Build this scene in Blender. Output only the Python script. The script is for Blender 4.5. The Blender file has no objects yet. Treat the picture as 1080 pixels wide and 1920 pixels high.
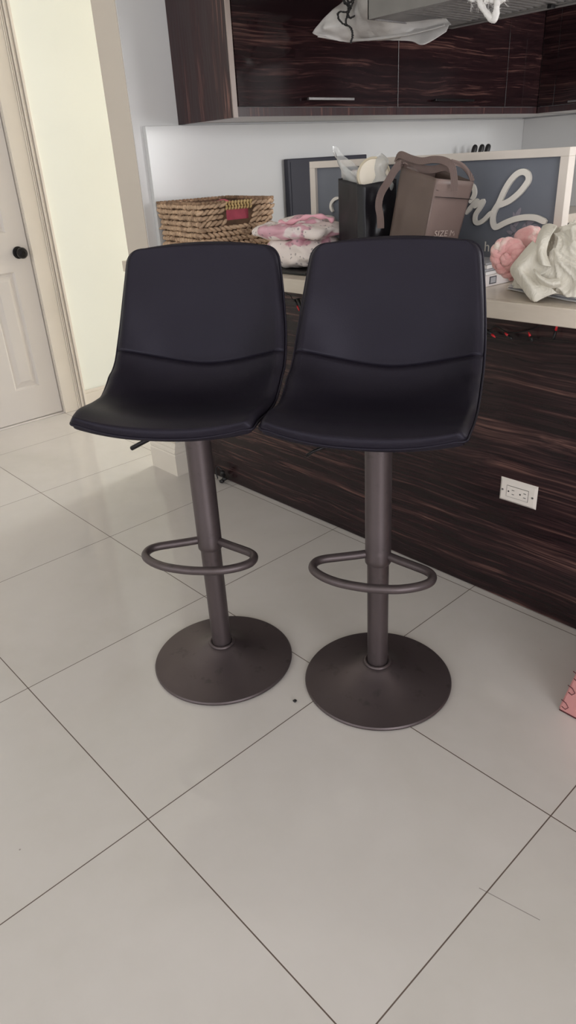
import bpy, bmesh, math, random
from mathutils import Vector, Matrix, noise
PI = math.pi
S = bpy.context.scene
COL = S.collection
R = math.radians
rnd = random.Random(7)

# ------------------------------------------------------------------ camera (solved from the tile grid)
F_PX = 1296.47
CAM = Vector((1.62739, -0.43589, 1.26416))
RT = Vector((0.6810023, 0.7302386, -0.0546583))
DN = Vector((0.2985913, -0.3450617, -0.8898178))
FW = Vector((-0.6686398, 0.5896474, -0.4530306))
cd = bpy.data.cameras.new('camera'); cam = bpy.data.objects.new('camera', cd); COL.objects.link(cam)
cd.sensor_fit = 'HORIZONTAL'; cd.sensor_width = 36; cd.lens = 36 * F_PX / 1080
cd.clip_start = 0.02
m3 = Matrix((RT, -DN, -FW)).transposed()
cam.matrix_world = Matrix.Translation(CAM) @ m3.to_4x4()
S.camera = cam

def at(x, y, ax, v):
    """point of the real plane ax = v seen at photo pixel x, y (used to measure the room)"""
    d = RT * ((x - 540) / F_PX) + DN * ((y - 960) / F_PX) + FW
    t = (v - CAM[ax]) / d[ax]
    return CAM + d * t

# ------------------------------------------------------------------ materials
def srgb(r, g, b):
    def f(c):
        c /= 255
        return c / 12.92 if c <= .04045 else ((c + .055) / 1.055) ** 2.4
    return (f(r), f(g), f(b), 1)

class NT:
    def __init__(s, name):
        s.m = bpy.data.materials.new(name); s.m.use_nodes = True
        s.t = s.m.node_tree; s.b = s.t.nodes['Principled BSDF']
    def n(s, kind, **kw):
        o = s.t.nodes.new(kind)
        for k, v in kw.items():
            if k.startswith('i_'):
                key = k[2:]
                o.inputs[int(key) if key.isdigit() else key.replace('_', ' ')].default_value = v
            else: setattr(o, k, v)
        return o
    def l(s, a, b): s.t.links.new(a, b)
    def math(s, op, a, b=None, c=None, clamp=False):
        o = s.t.nodes.new('ShaderNodeMath'); o.operation = op; o.use_clamp = clamp
        for i, v in enumerate((a, b, c)):
            if v is None: continue
            if isinstance(v, (int, float)): o.inputs[i].default_value = v
            else: s.l(v, o.inputs[i])
        return o.outputs[0]
    def set(s, **kw):
        for k, v in kw.items(): s.b.inputs[k.replace('_', ' ')].default_value = v
        return s
    def coords(s, scale=(1, 1, 1), rot=(0, 0, 0), kind='Object'):
        tc = s.n('ShaderNodeTexCoord'); mp = s.n('ShaderNodeMapping')
        mp.inputs['Scale'].default_value = scale; mp.inputs['Rotation'].default_value = rot
        s.l(tc.outputs[kind], mp.inputs['Vector']); return mp.outputs[0]
    def noise(s, vec, scale, detail=4, rough=.5, dist=0):
        o = s.n('ShaderNodeTexNoise'); o.inputs['Scale'].default_value = scale
        o.inputs['Detail'].default_value = detail; o.inputs['Roughness'].default_value = rough
        o.inputs['Distortion'].default_value = dist
        s.l(vec, o.inputs['Vector']); return o.outputs['Fac']
    def ramp(s, fac, stops, interp='LINEAR'):
        o = s.n('ShaderNodeValToRGB'); cr = o.color_ramp; cr.interpolation = interp
        while len(cr.elements) < len(stops): cr.elements.new(.5)
        for e, (p, c) in zip(cr.elements, stops): e.position = p; e.color = c
        s.l(fac, o.inputs[0]); return o.outputs[0]
    def mix(s, fac, a, b):
        o = s.n('ShaderNodeMix', data_type='RGBA')
        if isinstance(fac, (int, float)): o.inputs[0].default_value = fac
        else: s.l(fac, o.inputs[0])
        for i, v in ((6, a), (7, b)):
            if isinstance(v, tuple): o.inputs[i].default_value = v
            else: s.l(v, o.inputs[i])
        return o.outputs[2]
    def bump(s, h, strength=.3, dist=.01):
        o = s.n('ShaderNodeBump'); o.inputs['Strength'].default_value = strength
        o.inputs['Distance'].default_value = dist
        s.l(h, o.inputs['Height']); s.l(o.outputs[0], s.b.inputs['Normal']); return o

def plain(name, col, rough=.5, metal=0, var=.06, vscale=6, bump=0, bscale=80, **kw):
    t = NT(name); v = t.coords()
    c2 = tuple(max(0, x * (1 - var)) for x in col[:3]) + (1,)
    c1 = tuple(min(1, x * (1 + var)) for x in col[:3]) + (1,)
    t.l(t.ramp(t.noise(v, vscale), [(.3, c2), (.7, c1)]), t.b.inputs['Base Color'])
    t.set(Roughness=rough, Metallic=metal, **kw)
    if bump: t.bump(t.noise(v, bscale, 3), bump, .002)
    return t.m

M = {}
M['paint_cream'] = plain('cream_wall_paint', srgb(234, 236, 229), .75, var=.025, vscale=1.4, bump=.12, bscale=30)
M['paint_beige'] = plain('beige_wall_paint', srgb(198, 188, 178), .7, var=.02, vscale=3, bump=.1, bscale=40)
M['paint_grey'] = plain('grey_white_paint', srgb(208, 207, 207), .55, var=.02, vscale=2)
M['ceiling'] = plain('ceiling_paint', srgb(228, 226, 220), .8, var=.02)
M['trim'] = plain('white_trim_paint', srgb(220, 212, 202), .4, var=.03, vscale=4)
M['door'] = plain('white_door_paint', srgb(214, 208, 204), .42, var=.02, vscale=3)
M['plastic_white'] = plain('white_outlet_plastic', srgb(220, 212, 205), .3, var=.02)
M['black_hole'] = plain('black_plastic', srgb(22, 20, 22), .5)
M['knob'] = plain('black_knob_metal', srgb(38, 36, 38), .32, .7)
M['leather'] = None
M['metal_bronze'] = None
M['edge'] = plain('grey_brown_edge_band', srgb(150, 136, 130), .4, var=.04)
M['steel'] = plain('brushed_steel', srgb(128, 125, 125), .42, .9, var=.06, vscale=20)
M['steel_dark'] = plain('dark_filter_steel', srgb(95, 94, 98), .35, .9)
M['glossy_backsplash'] = plain('glossy_white_backsplash', srgb(200, 200, 200), .2, var=.015, vscale=2)
M['ledge'] = None

def leather():
    t = NT('black_faux_leather'); v = t.coords()
    vo = t.n('ShaderNodeTexVoronoi'); vo.inputs['Scale'].default_value = 420; t.l(v, vo.inputs['Vector'])
    t.l(t.ramp(t.noise(v, 3), [(.3, (.0075, .0058, .0100, 1)), (.7, (.0098, .0078, .0132, 1))]), t.b.inputs['Base Color'])  # purple cast stands in for lens haze, mixed into the base colour
    t.set(Roughness=.46); t.b.inputs['Specular IOR Level'].default_value = .27; t.b.inputs['Specular Tint'].default_value = (.86, .82, 1, 1)
    t.bump(t.math('ADD', vo.outputs['Distance'], t.math('MULTIPLY', t.noise(v, 14, 2), .6)), .10, .002)
    return t.m
M['leather'] = leather()

def bronze():
    t = NT('dark_bronze_powder_coat'); v = t.coords()
    n1 = t.noise(v, 5, 5); n2 = t.noise(v, 26, 3, .6)
    t.l(t.mix(t.ramp(n2, [(.60, (0, 0, 0, 1)), (.72, (.5, .5, .5, 1))]),
              t.ramp(n1, [(.3, (.090, .070, .073, 1)), (.7, (.116, .092, .095, 1))]), (.05, .042, .042, 1)), t.b.inputs['Base Color'])
    t.set(Metallic=.6); t.l(t.math('MULTIPLY_ADD', n1, .16, .33), t.b.inputs['Roughness'])
    return t.m
M['metal_bronze'] = bronze()

def ebony(name, long_axis, angle=0, rough=.12, streak=1.0, dark=(.0105, .0052, .0062, 1), sc=1.0):
    """macassar style laminate: thin brown streaks running along one axis"""
    t = NT(name)
    def sc3(across, along):
        q = [across * sc] * 3; q[long_axis] = along * sc; return tuple(q)
    warp = t.n('ShaderNodeTexNoise'); warp.inputs['Scale'].default_value = 1; warp.inputs['Detail'].default_value = 2
    t.l(t.coords(sc3(7, 2.2)), warp.inputs['Vector'])
    ws = t.n('ShaderNodeVectorMath', operation='SCALE'); t.l(warp.outputs['Color'], ws.inputs[0]); ws.inputs['Scale'].default_value = .045
    def warped(across, along):
        tc = t.n('ShaderNodeTexCoord'); ad = t.n('ShaderNodeVectorMath', operation='ADD'); t.l(tc.outputs['Object'], ad.inputs[0]); t.l(ws.outputs[0], ad.inputs[1])
        mp = t.n('ShaderNodeMapping'); mp.inputs['Scale'].default_value = sc3(across, along); t.l(ad.outputs[0], mp.inputs['Vector']); return mp.outputs[0]
    fine = t.noise(warped(150, 2.2), 1.0, 3, .6); mid = t.noise(warped(48, .9), 1.0, 3, .55); big = t.noise(warped(11, .7), 1.0, 2, .5)
    g = t.math('ADD', t.math('MULTIPLY', fine, .42), t.math('MULTIPLY_ADD', big, .26, t.math('MULTIPLY', mid, .34)))
    k = streak
    col = t.ramp(g, [(.45, dark), (.54, (.019 * k, .0085 * k, .0095 * k, 1)), (.59, (.044 * k, .021 * k, .0195 * k, 1)), (.64, (.098 * k, .050 * k, .041 * k, 1))])
    t.l(col, t.b.inputs['Base Color']); t.set(Roughness=rough)
    t.b.inputs['Specular IOR Level'].default_value = .32
    return t.m
M['ebony_panel'] = ebony('ebony_laminate_panel', 0, rough=.26, streak=1.35)
M['ebony_door_y'] = ebony('ebony_laminate_glossy_door', 1, rough=.09)
M['ebony_door_x'] = ebony('ebony_laminate_glossy_door_side_run', 0, rough=.07)
M['ebony_side'] = ebony('ebony_laminate_upright_grain', 2, rough=.3, streak=1.7, dark=(.040, .026, .028, 1))  # raised dark tone: brighter light on the end panel is put into the colour

def ledge():
    t = NT('beige_quartz_slab'); v = t.coords((2, 12, 12))
    t.l(t.ramp(t.noise(v, 3, 5, .6), [(.3, srgb(196, 184, 170)), (.7, srgb(208, 197, 184))]), t.b.inputs['Base Color'])
    t.set(Roughness=.28); return t.m
M['ledge'] = ledge()

TILE = .61
def floor_mat():
    t = NT('polished_porcelain_tile'); tc = t.n('ShaderNodeTexCoord'); sp = t.n('ShaderNodeSeparateXYZ')
    t.l(tc.outputs['Object'], sp.inputs[0])
    g = []
    for i in (0, 1):
        fr = t.math('ABSOLUTE', t.math('SUBTRACT', t.math('FRACT', t.math('ADD', t.math('DIVIDE', sp.outputs[i], TILE), 10.5)), .5))
        g.append(t.math('LESS_THAN', fr, .0013 / TILE))
    grout = t.math('MAXIMUM', g[0], g[1])
    v = t.coords(); n1 = t.noise(v, 1.6, 5, .6, .6); n2 = t.noise(v, 7, 4, .6)
    # each tile its own slight shade
    cell = t.n('ShaderNodeTexWhiteNoise', noise_dimensions='2D'); cc = t.n('ShaderNodeCombineXYZ')
    for i in (0, 1): t.l(t.math('FLOOR', t.math('DIVIDE', sp.outputs[i], TILE)), cc.inputs[i])
    t.l(cc.outputs[0], cell.inputs['Vector'])
    f = t.math('ADD', t.math('MULTIPLY_ADD', n2, .25, t.math('MULTIPLY', n1, .6)), t.math('MULTIPLY', cell.outputs['Value'], .12))
    base = t.ramp(f, [(.25, srgb(190, 184, 178)), (.5, srgb(200, 194, 190)), (.75, srgb(207, 201, 198))])
    # specks of dirt
    vo = t.n('ShaderNodeTexVoronoi'); vo.inputs['Scale'].default_value = 9; t.l(v, vo.inputs['Vector'])
    spk = t.math('LESS_THAN', vo.outputs['Distance'], t.math('MULTIPLY', t.noise(v, 2.3, 2), .032))
    spk = t.math('MULTIPLY', spk, .55)
    # the dark scuff line near the front right tile
    ax, ay, bx, by = 1.205, .366, 1.318, .390
    L = math.hypot(bx - ax, by - ay); ux, uy = (bx - ax) / L, (by - ay) / L
    dx = t.math('SUBTRACT', sp.outputs[0], ax); dy = t.math('SUBTRACT', sp.outputs[1], ay)
    al = t.math('ADD', t.math('MULTIPLY', dx, ux), t.math('MULTIPLY', dy, uy))
    pr = t.math('ABSOLUTE', t.math('SUBTRACT', t.math('MULTIPLY', dx, uy), t.math('MULTIPLY', dy, ux)))
    ins = t.math('MULTIPLY', t.math('GREATER_THAN', al, 0), t.math('LESS_THAN', al, L))
    scf = t.math('MULTIPLY', t.math('LESS_THAN', pr, .0009), ins)
    c = t.mix(spk, base, srgb(110, 98, 92)); c = t.mix(t.math('MULTIPLY', scf, .6), c, srgb(95, 85, 80))
    c = t.mix(grout, c, srgb(92, 78, 70))
    t.l(c, t.b.inputs['Base Color'])
    t.l(t.math('MULTIPLY_ADD', n2, .06, t.math('MULTIPLY_ADD', grout, .4, .055)), t.b.inputs['Roughness'])
    t.b.inputs['Specular IOR Level'].default_value = .42
    t.bump(t.math('SUBTRACT', 1.0, grout), .35, .001)
    return t.m
M['floor'] = floor_mat()

def plastic():
    t = NT('thin_clear_plastic'); t.t.nodes.remove(t.b)
    out = [n for n in t.t.nodes if n.type == 'OUTPUT_MATERIAL'][0]
    tr = t.n('ShaderNodeBsdfTransparent'); gl = t.n('ShaderNodeBsdfGlossy'); df = t.n('ShaderNodeBsdfDiffuse')
    tr.inputs[0].default_value = (.95, .95, .95, 1); gl.inputs['Roughness'].default_value = .12
    df.inputs[0].default_value = (.75, .75, .74, 1)
    lw = t.n('ShaderNodeLayerWeight'); lw.inputs[0].default_value = .35
    m1 = t.n('ShaderNodeMixShader'); m2 = t.n('ShaderNodeMixShader'); m1.inputs[0].default_value = .42
    t.l(tr.outputs[0], m1.inputs[1]); t.l(df.outputs[0], m1.inputs[2])
    t.l(lw.outputs['Fresnel'], m2.inputs[0]); t.l(m1.outputs[0], m2.inputs[1]); t.l(gl.outputs[0], m2.inputs[2])
    t.l(m2.outputs[0], out.inputs[0]); return t.m
M['clear'] = plastic()

def quilt():
    t = NT('printed_baby_quilt'); v = t.coords()
    n = t.noise(v, 9, 2, .5, .4); vo = t.n('ShaderNodeTexVoronoi'); vo.inputs['Scale'].default_value = 62; t.l(v, vo.inputs['Vector'])
    spots = t.math('MULTIPLY', t.math('LESS_THAN', vo.outputs['Distance'], .26), t.math('GREATER_THAN', t.noise(v, 16, 1), .46))
    c = t.ramp(n, [(.0, srgb(236, 226, 220)), (.575, srgb(226, 214, 210)), (.60, srgb(206, 158, 170)), (.68, srgb(214, 170, 182)), (.71, srgb(228, 214, 214))])
    c = t.mix(t.math('MULTIPLY', spots, .6), c, srgb(120, 112, 118))
    t.l(c, t.b.inputs['Base Color']); t.set(Roughness=.85)
    t.bump(t.noise(v, 40, 3), .5, .006); return t.m
M['quilt'] = quilt()
M['quilt_plain'] = plain('pink_lining_cloth', srgb(226, 170, 182), .85, var=.08, vscale=20, bump=.4, bscale=60)
def linen():
    t = NT('off_white_cotton'); v = t.coords()
    t.l(t.ramp(t.noise(v, 12), [(.3, srgb(216, 210, 198)), (.7, srgb(226, 221, 210))]), t.b.inputs['Base Color']); t.set(Roughness=.85)
    t.bump(t.math('ADD', t.noise(t.coords((1, 1, .45)), 42, 3, .5, 2.5), t.math('MULTIPLY', t.noise(v, 300, 2), .06)), .55, .007); return t.m
M['linen'] = linen()
M['yarn'] = None
def yarn():
    t = NT('pink_chunky_wool'); v = t.coords()
    c = t.ramp(t.noise(v, 22, 3, .5), [(.38, srgb(218, 158, 156)), (.53, srgb(224, 172, 170)), (.64, srgb(232, 216, 206))])
    t.l(c, t.b.inputs['Base Color']); t.set(Roughness=.95); t.b.inputs['Sheen Weight'].default_value = .4
    t.bump(t.noise(v, 120, 4, .7), .7, .004); return t.m
M['yarn'] = yarn()
M['pink_cloth'] = plain('dusty_rose_cloth', srgb(205, 92, 112), .8, var=.12, vscale=30, bump=.4, bscale=50)
def seagrass(name, a, b):
    t = NT(name); v = t.coords()
    t.l(t.ramp(t.noise(v, 26, 4, .6), [(.28, a), (.55, b), (.8, tuple(min(1, x * 1.35) for x in b[:3]) + (1,))]), t.b.inputs['Base Color'])
    t.set(Roughness=.8); t.bump(t.noise(t.coords((1, 1, 1)), 260, 4, .7), .8, .003); return t.m
M['seagrass'] = seagrass('woven_seagrass', srgb(146, 118, 96), srgb(200, 170, 142))
M['seagrass_dark'] = seagrass('dark_woven_rim', srgb(98, 76, 60), srgb(158, 128, 102))
M['seagrass_back'] = seagrass('shaded_woven_core', srgb(70, 52, 40), srgb(96, 72, 54))  # dark backing tone: shade in the gaps between beads is put into the colour
M['seagrass_pale'] = seagrass('pale_rush_braid', srgb(170, 138, 88), srgb(204, 176, 124))
M['black_panel'] = plain('matt_black_panel', srgb(40, 40, 52), .35, var=.03)
M['paper_black'] = plain('black_coated_paper', srgb(27, 25, 30), .34, var=.1, vscale=10, bump=.35, bscale=16)
M['paper_black_flat'] = plain('black_paper_gusset', srgb(24, 22, 27), .5)
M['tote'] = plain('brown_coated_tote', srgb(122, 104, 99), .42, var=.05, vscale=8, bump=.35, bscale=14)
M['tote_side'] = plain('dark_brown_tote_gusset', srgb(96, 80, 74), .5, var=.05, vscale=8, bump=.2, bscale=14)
M['tote_in'] = plain('dark_tote_lining', srgb(52, 44, 44), .7)
M['webbing'] = None
def webbing():
    t = NT('brown_ribbed_webbing'); v = t.coords()
    wv = t.n('ShaderNodeTexWave'); wv.inputs['Scale'].default_value = 110; t.l(v, wv.inputs['Vector'])
    t.l(t.ramp(wv.outputs['Fac'], [(0, srgb(92, 76, 72)), (1, srgb(124, 105, 100))]), t.b.inputs['Base Color'])
    t.set(Roughness=.7); t.bump(wv.outputs['Fac'], .3, .001); return t.m
M['webbing'] = webbing()
M['print'] = plain('pale_print', srgb(182, 165, 158), .5)
M['sign_grey'] = plain('slate_grey_board', srgb(108, 112, 122), .6, var=.035, vscale=3, bump=.15, bscale=60)
M['sign_frame'] = plain('whitewashed_frame', srgb(210, 201, 193), .5, var=.04, vscale=9)
M['letter'] = plain('pale_grey_letter', srgb(226, 221, 213), .5, var=.03)
M['leaf_print'] = plain('faint_leaf_print', srgb(138, 132, 142), .6, var=.08, vscale=30)
M['cream_disc'] = plain('cream_lid', srgb(222, 212, 196), .4, var=.04)
M['gold'] = plain('pale_gold_rim', srgb(188, 176, 154), .4, .2)
M['paper'] = plain('white_paper', srgb(222, 220, 220), .6, var=.03)
M['paper_grey'] = plain('grey_magazine_cover', srgb(150, 150, 156), .5, var=.15, vscale=30)
M['box_white'] = plain('white_carton', srgb(214, 208, 208), .5, var=.03)
M['red_bulb'] = plain('red_bulb_plastic', srgb(205, 40, 48), .25)
M['cord'] = plain('black_green_cord', srgb(22, 22, 24), .5)
M['foam_pink'] = plain('pink_foam', srgb(192, 134, 132), .75, var=.04, bump=.2, bscale=120)
M['slit'] = plain('dark_seam', srgb(96, 50, 54), .8)
M['fluff'] = plain('white_fluff', srgb(225, 222, 220), .95, var=.05, vscale=40, bump=.8, bscale=160)
M['sheet'] = None
def sheet():
    t = NT('milky_plastic_sheet'); v = t.coords()
    t.l(t.ramp(t.noise(v, 7, 4), [(.3, srgb(196, 192, 190)), (.7, srgb(222, 219, 216))]), t.b.inputs['Base Color'])
    t.set(Roughness=.3, Alpha=.9); t.b.inputs['Transmission Weight'].default_value = .15
    t.bump(t.noise(v, 22, 4, .6), .6, .006); return t.m
M['sheet'] = sheet()
M['map'] = None
def gridpaper():
    t = NT('white_sheet_with_blue_lines'); tc = t.n('ShaderNodeTexCoord'); sp = t.n('ShaderNodeSeparateXYZ')
    mp = t.n('ShaderNodeMapping'); mp.inputs['Rotation'].default_value = (0, 0, R(24)); t.l(tc.outputs['Object'], mp.inputs[0]); t.l(mp.outputs[0], sp.inputs[0])
    g = [t.math('LESS_THAN', t.math('FRACT', t.math('ADD', t.math('DIVIDE', sp.outputs[i], .045), 10.0)), .09) for i in (0, 1)]
    t.l(t.mix(t.math('MULTIPLY', t.math('MAXIMUM', g[0], g[1]), .65), srgb(214, 214, 216), srgb(96, 118, 142)), t.b.inputs['Base Color'])
    t.set(Roughness=.4); return t.m
M['map'] = gridpaper()
def daylight(name, col, strength):
    t = NT(name); t.b.inputs['Emission Color'].default_value = col; t.b.inputs['Emission Strength'].default_value = strength
    t.b.inputs['Base Color'].default_value = (0, 0, 0, 1); return t.m

# ------------------------------------------------------------------ mesh helpers
class MB:
    def __init__(s): s.bm = bmesh.new()
    def box(s, x0, x1, y0, y1, z0, z1, bevel=0, seg=2):
        r = bmesh.ops.create_cube(s.bm, size=1)
        for v in r['verts']:
            v.co = Vector((x0 + (v.co.x + .5) * (x1 - x0), y0 + (v.co.y + .5) * (y1 - y0), z0 + (v.co.z + .5) * (z1 - z0)))
        if bevel:
            es = list({e for v in r['verts'] for e in v.link_edges})
            bmesh.ops.bevel(s.bm, geom=es, offset=bevel, segments=seg, affect='EDGES', profile=.5)
        return s
    def hexa(s, bottom, top):
        """solid from 4 bottom and 4 top corners, same turning order"""
        vb = [s.bm.verts.new(p) for p in bottom]; vt = [s.bm.verts.new(p) for p in top]
        n = len(vb)
        s.bm.faces.new(vb[::-1]); s.bm.faces.new(vt)
        for i in range(n): s.bm.faces.new((vb[i], vb[(i + 1) % n], vt[(i + 1) % n], vt[i]))
        return s
    def lathe(s, prof, seg=64, c=(0, 0, 0), axis=None):
        rows = []
        mat = Matrix.Identity(3) if axis is None else Vector((0, 0, 1)).rotation_difference(Vector(axis)).to_matrix()
        for r, z in prof:
            if r < 1e-6: rows.append([s.bm.verts.new(Vector(c) + mat @ Vector((0, 0, z)))]); continue
            rows.append([s.bm.verts.new(Vector(c) + mat @ Vector((r * math.cos(2 * PI * i / seg), r * math.sin(2 * PI * i / seg), z))) for i in range(seg)])
        for a, b in zip(rows, rows[1:]):
            for i in range(seg):
                j = (i + 1) % seg
                if len(a) == 1 and len(b) == 1: continue
                if len(a) == 1: s.bm.faces.new((a[0], b[j], b[i]))
                elif len(b) == 1: s.bm.faces.new((a[i], a[j], b[0]))
                else: s.bm.faces.new((a[i], a[j], b[j], b[i]))
        return s
    def tube(s, pts, r, seg=12, closed=False, cap=True, flat=None):
        """round tube (or flat ribbon: flat=(width, thickness, up vector)) along points"""
        pts = [Vector(p) for p in pts]; n = len(pts); rings = []; up = None
        for i, p in enumerate(pts):
            a = pts[(i - 1) % n] if (closed or i > 0) else p; b = pts[(i + 1) % n] if (closed or i < n - 1) else p
            d = (b - a).normalized()
            if flat: up = Vector(flat[2]); sd = d.cross(up).normalized(); u2 = up if len(flat) > 3 else sd.cross(d).normalized()
            else:
                if up is None: up = Vector((0, 0, 1)) if abs(d.z) < .9 else Vector((1, 0, 0))
                sd = d.cross(up).normalized(); u2 = sd.cross(d).normalized(); up = u2
            rr = r[i] if isinstance(r, (list, tuple)) else r
            if flat:
                w = flat[0][i] if isinstance(flat[0], (list, tuple)) else flat[0]; h = flat[1]
                ring = [p + sd * (x * w / 2) + u2 * (y * h / 2) for x, y in ((-1, -1), (1, -1), (1, 1), (-1, 1))]
            else: ring = [p + (sd * math.cos(2 * PI * k / seg) + u2 * math.sin(2 * PI * k / seg)) * rr for k in range(seg)]
            rings.append([s.bm.verts.new(q) for q in ring])
        m = len(rings[0])
        for i in range(n if closed else n - 1):
            A, B = rings[i], rings[(i + 1) % n]
            for k in range(m): s.bm.faces.new((A[k], A[(k + 1) % m], B[(k + 1) % m], B[k]))
        if cap and not closed:
            s.bm.faces.new(rings[0][::-1]); s.bm.faces.new(rings[-1])
        return s
    def blob(s, c, rad, rot=None, sub=2, jit=0):
        r = bmesh.ops.create_icosphere(s.bm, subdivisions=sub, radius=1)
        mat = rot or Matrix.Identity(3)
        for v in r['verts']:
            q = Vector((v.co.x * rad[0], v.co.y * rad[1], v.co.z * rad[2]))
            if jit: q *= 1 + jit * noise.noise(v.co * 2 + Vector(c) * 40)
            v.co = Vector(c) + mat @ q
        return s
    def grid(s, fn, nu, nv, closed_u=False):
        g = [[s.bm.verts.new(fn(i / (nu if closed_u else nu - 1), j / (nv - 1))) for j in range(nv)] for i in range(nu)]
        for i in range(nu if closed_u else nu - 1):
            for j in range(nv - 1):
                a, b = g[i], g[(i + 1) % nu]
                s.bm.faces.new((a[j], b[j], b[j + 1], a[j + 1]))
        return s
    def build(s, name, mat, parent=None, smooth=False, mods=()):
        bmesh.ops.recalc_face_normals(s.bm, faces=s.bm.faces)
        me = bpy.data.meshes.new(name); s.bm.to_mesh(me); s.bm.free()
        o = bpy.data.objects.new(name, me); COL.objects.link(o)
        me.materials.append(mat)
        if smooth:
            for p in me.polygons: p.use_smooth = True
            if smooth == 'auto':
                bm = bmesh.new(); bm.from_mesh(me)
                for e in bm.edges:
                    if len(e.link_faces) == 2 and e.calc_face_angle(0) > R(35): e.smooth = False
                bm.to_mesh(me); bm.free()
        if parent: o.parent = parent
        for kind, kw in mods:
            md = o.modifiers.new(kind.lower(), kind)
            for k, v in kw.items(): setattr(md, k, v)
        return o

def tag(o, label, cat, group=None, kind=None):
    if label: o['label'] = label
    if cat: o['category'] = cat
    if group: o['group'] = group
    if kind: o['kind'] = kind
    return o
def thing(name, label, cat, loc=(0, 0, 0), rz=0, group=None):
    o = bpy.data.objects.new(name, None); COL.objects.link(o); o.empty_display_size = .05
    o.location = loc; o.rotation_euler = (0, 0, rz); return tag(o, label, cat, group)
def rebase(o, p):
    """children were built in room coordinates: put the Empty at p and keep them in place"""
    p = Vector(p)
    for c in o.children: c.location = c.location - p
    o.location = p
def struct(o, label=None):
    o['kind'] = 'structure'
    if label: o['label'] = label
    return o
def smoothpath(pts, n=8, closed=False):
    pts = [Vector(p) for p in pts]; out = []; N = len(pts)
    rng = range(N if closed else N - 1)
    for i in rng:
        p0 = pts[(i - 1) % N] if (closed or i > 0) else pts[i]; p1 = pts[i]; p2 = pts[(i + 1) % N]
        p3 = pts[(i + 2) % N] if (closed or i + 2 < N) else p2
        for k in range(n):
            t = k / n
            out.append(.5 * ((2 * p1) + (p2 - p0) * t + (2 * p0 - 5 * p1 + 4 * p2 - p3) * t * t + (3 * p1 - p0 - 3 * p2 + p3) * t ** 3))
    if not closed: out.append(pts[-1])
    return out

# ------------------------------------------------------------------ room shell
XL, XR, YF, YH, YK, ZC = -2.2, 4.0, -3.2, 5.6, 3.87, 2.62
XP0, XP1, YP = -1.065, -.906, 1.144          # partition wall between hall and kitchen
struct(MB().box(XL - .15, XR + .15, YF - .15, YH + .15, -.08, 0).build('floor', M['floor']))
struct(MB().box(XL - .15, XR + .15, YF - .15, YH + .15, ZC, ZC + .1).build('ceiling', M['ceiling']))
DY0, DY1, DH = .613, 1.222, 2.03
w = MB().box(XL - .12, XL, YF, DY0 - .005, 0, ZC).box(XL - .12, XL, DY1, YH, 0, ZC).box(XL - .12, XL, DY0 - .005, DY1, DH, ZC)
struct(w.build('wall_left', M['paint_cream']))
struct(MB().box(XP0, XP1, YP, YH, 0, ZC).build('wall_middle', M['paint_beige']))
struct(MB().box(XP1, XP1 + .004, YP + .003, YK, 0, ZC).build('wall_kitchen', M['paint_grey']))
def wall_with_holes(name, mat, axis, p0, p1, a0, a1, holes):
    b = MB(); xs = sorted(holes); cur = a0
    def bx(u0, u1, z0, z1):
        if axis == 'x': b.box(p0, p1, u0, u1, z0, z1)
        else: b.box(u0, u1, p0, p1, z0, z1)
    for u0, u1, z0, z1 in xs:
        bx(cur, u0, 0, ZC); bx(u0, u1, 0, z0); bx(u0, u1, z1, ZC); cur = u1
    bx(cur, a1, 0, ZC)
    return struct(b.build(name, mat))
WR = [(-2.4, .1, .25, 2.35)]
WB = [(2.45, 3.40, .95, 2.15)]
XK, YR = 2.3, 1.97                           # unseen kitchen end wall and return, added so its window grades the backsplash light
WF = [(-.9, 2.9, .5, 2.35)]
WH = [(-2.05, -1.2, .25, 2.4)]
wall_with_holes('wall_right', M['paint_grey'], 'x', XR, XR + .14, YF, YR + .12, WR)
wall_with_holes('wall_front', M['paint_cream'], 'y', YF - .14, YF, XL, XR, WF)
wall_with_holes('wall_hall', M['paint_cream'], 'y', YH, YH + .14, XL, XP1, WH)
struct(MB().box(XP1, XK + .14, YK, YK + .12, 0, ZC).build('wall_back', M['paint_grey']))
wall_with_holes('wall_kitchen_end', M['paint_grey'], 'x', XK, XK + .14, YR + .12, YK, WB)
struct(MB().box(XK, XR, YR, YR + .12, 0, ZC).build('wall_return', M['paint_cream']))
def window(n, axis, p, u0, u1, z0, z1, mul):
    b = MB(); t = .045
    def bx(a0, a1, c0, c1):
        if axis == 'x': b.box(p, p + .05, a0, a1, c0, c1)
        else: b.box(a0, a1, p, p + .05, c0, c1)
    bx(u0, u1, z0, z0 + t); bx(u0, u1, z1 - t, z1); bx(u0, u0 + t, z0 + t, z1 - t); bx(u1 - t, u1, z0 + t, z1 - t)
    for k in range(1, mul):
        c = u0 + (u1 - u0) * k / mul; bx(c - t / 2, c + t / 2, z0 + t, z1 - t)
    return struct(b.build('window_%d' % n, M['trim']))
window(1, 'x', XR + .05, *WR[0], 2); window(2, 'x', XK + .05, *WB[0], 2)
window(3, 'y', YF - .1, *WF[0], 3); window(4, 'y', YH + .05, *WH[0], 1)

# baseboards
def board(name, segs, h=.10, t=.014):
    b = MB()
    for (x0, x1, y0, y1) in segs:
        b.box(x0, x1, y0, y1, 0, h * .8, .002).box(x0 + (t * .35 if x1 - x0 < .05 else 0), x1 - (t * .35 if x1 - x0 < .05 else 0),
              y0 + (t * .35 if y1 - y0 < .05 else 0), y1 - (t * .35 if y1 - y0 < .05 else 0), h * .8, h, .003)
    return struct(b.build(name, M['trim']))
board('baseboard_left', [(XL, XL + .014, DY1 + .142, YH)])
board('baseboard_front', [(XL, XR, YF, YF + .014)])
board('baseboard_right', [(XR - .014, XR, YF, YR)])
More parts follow.
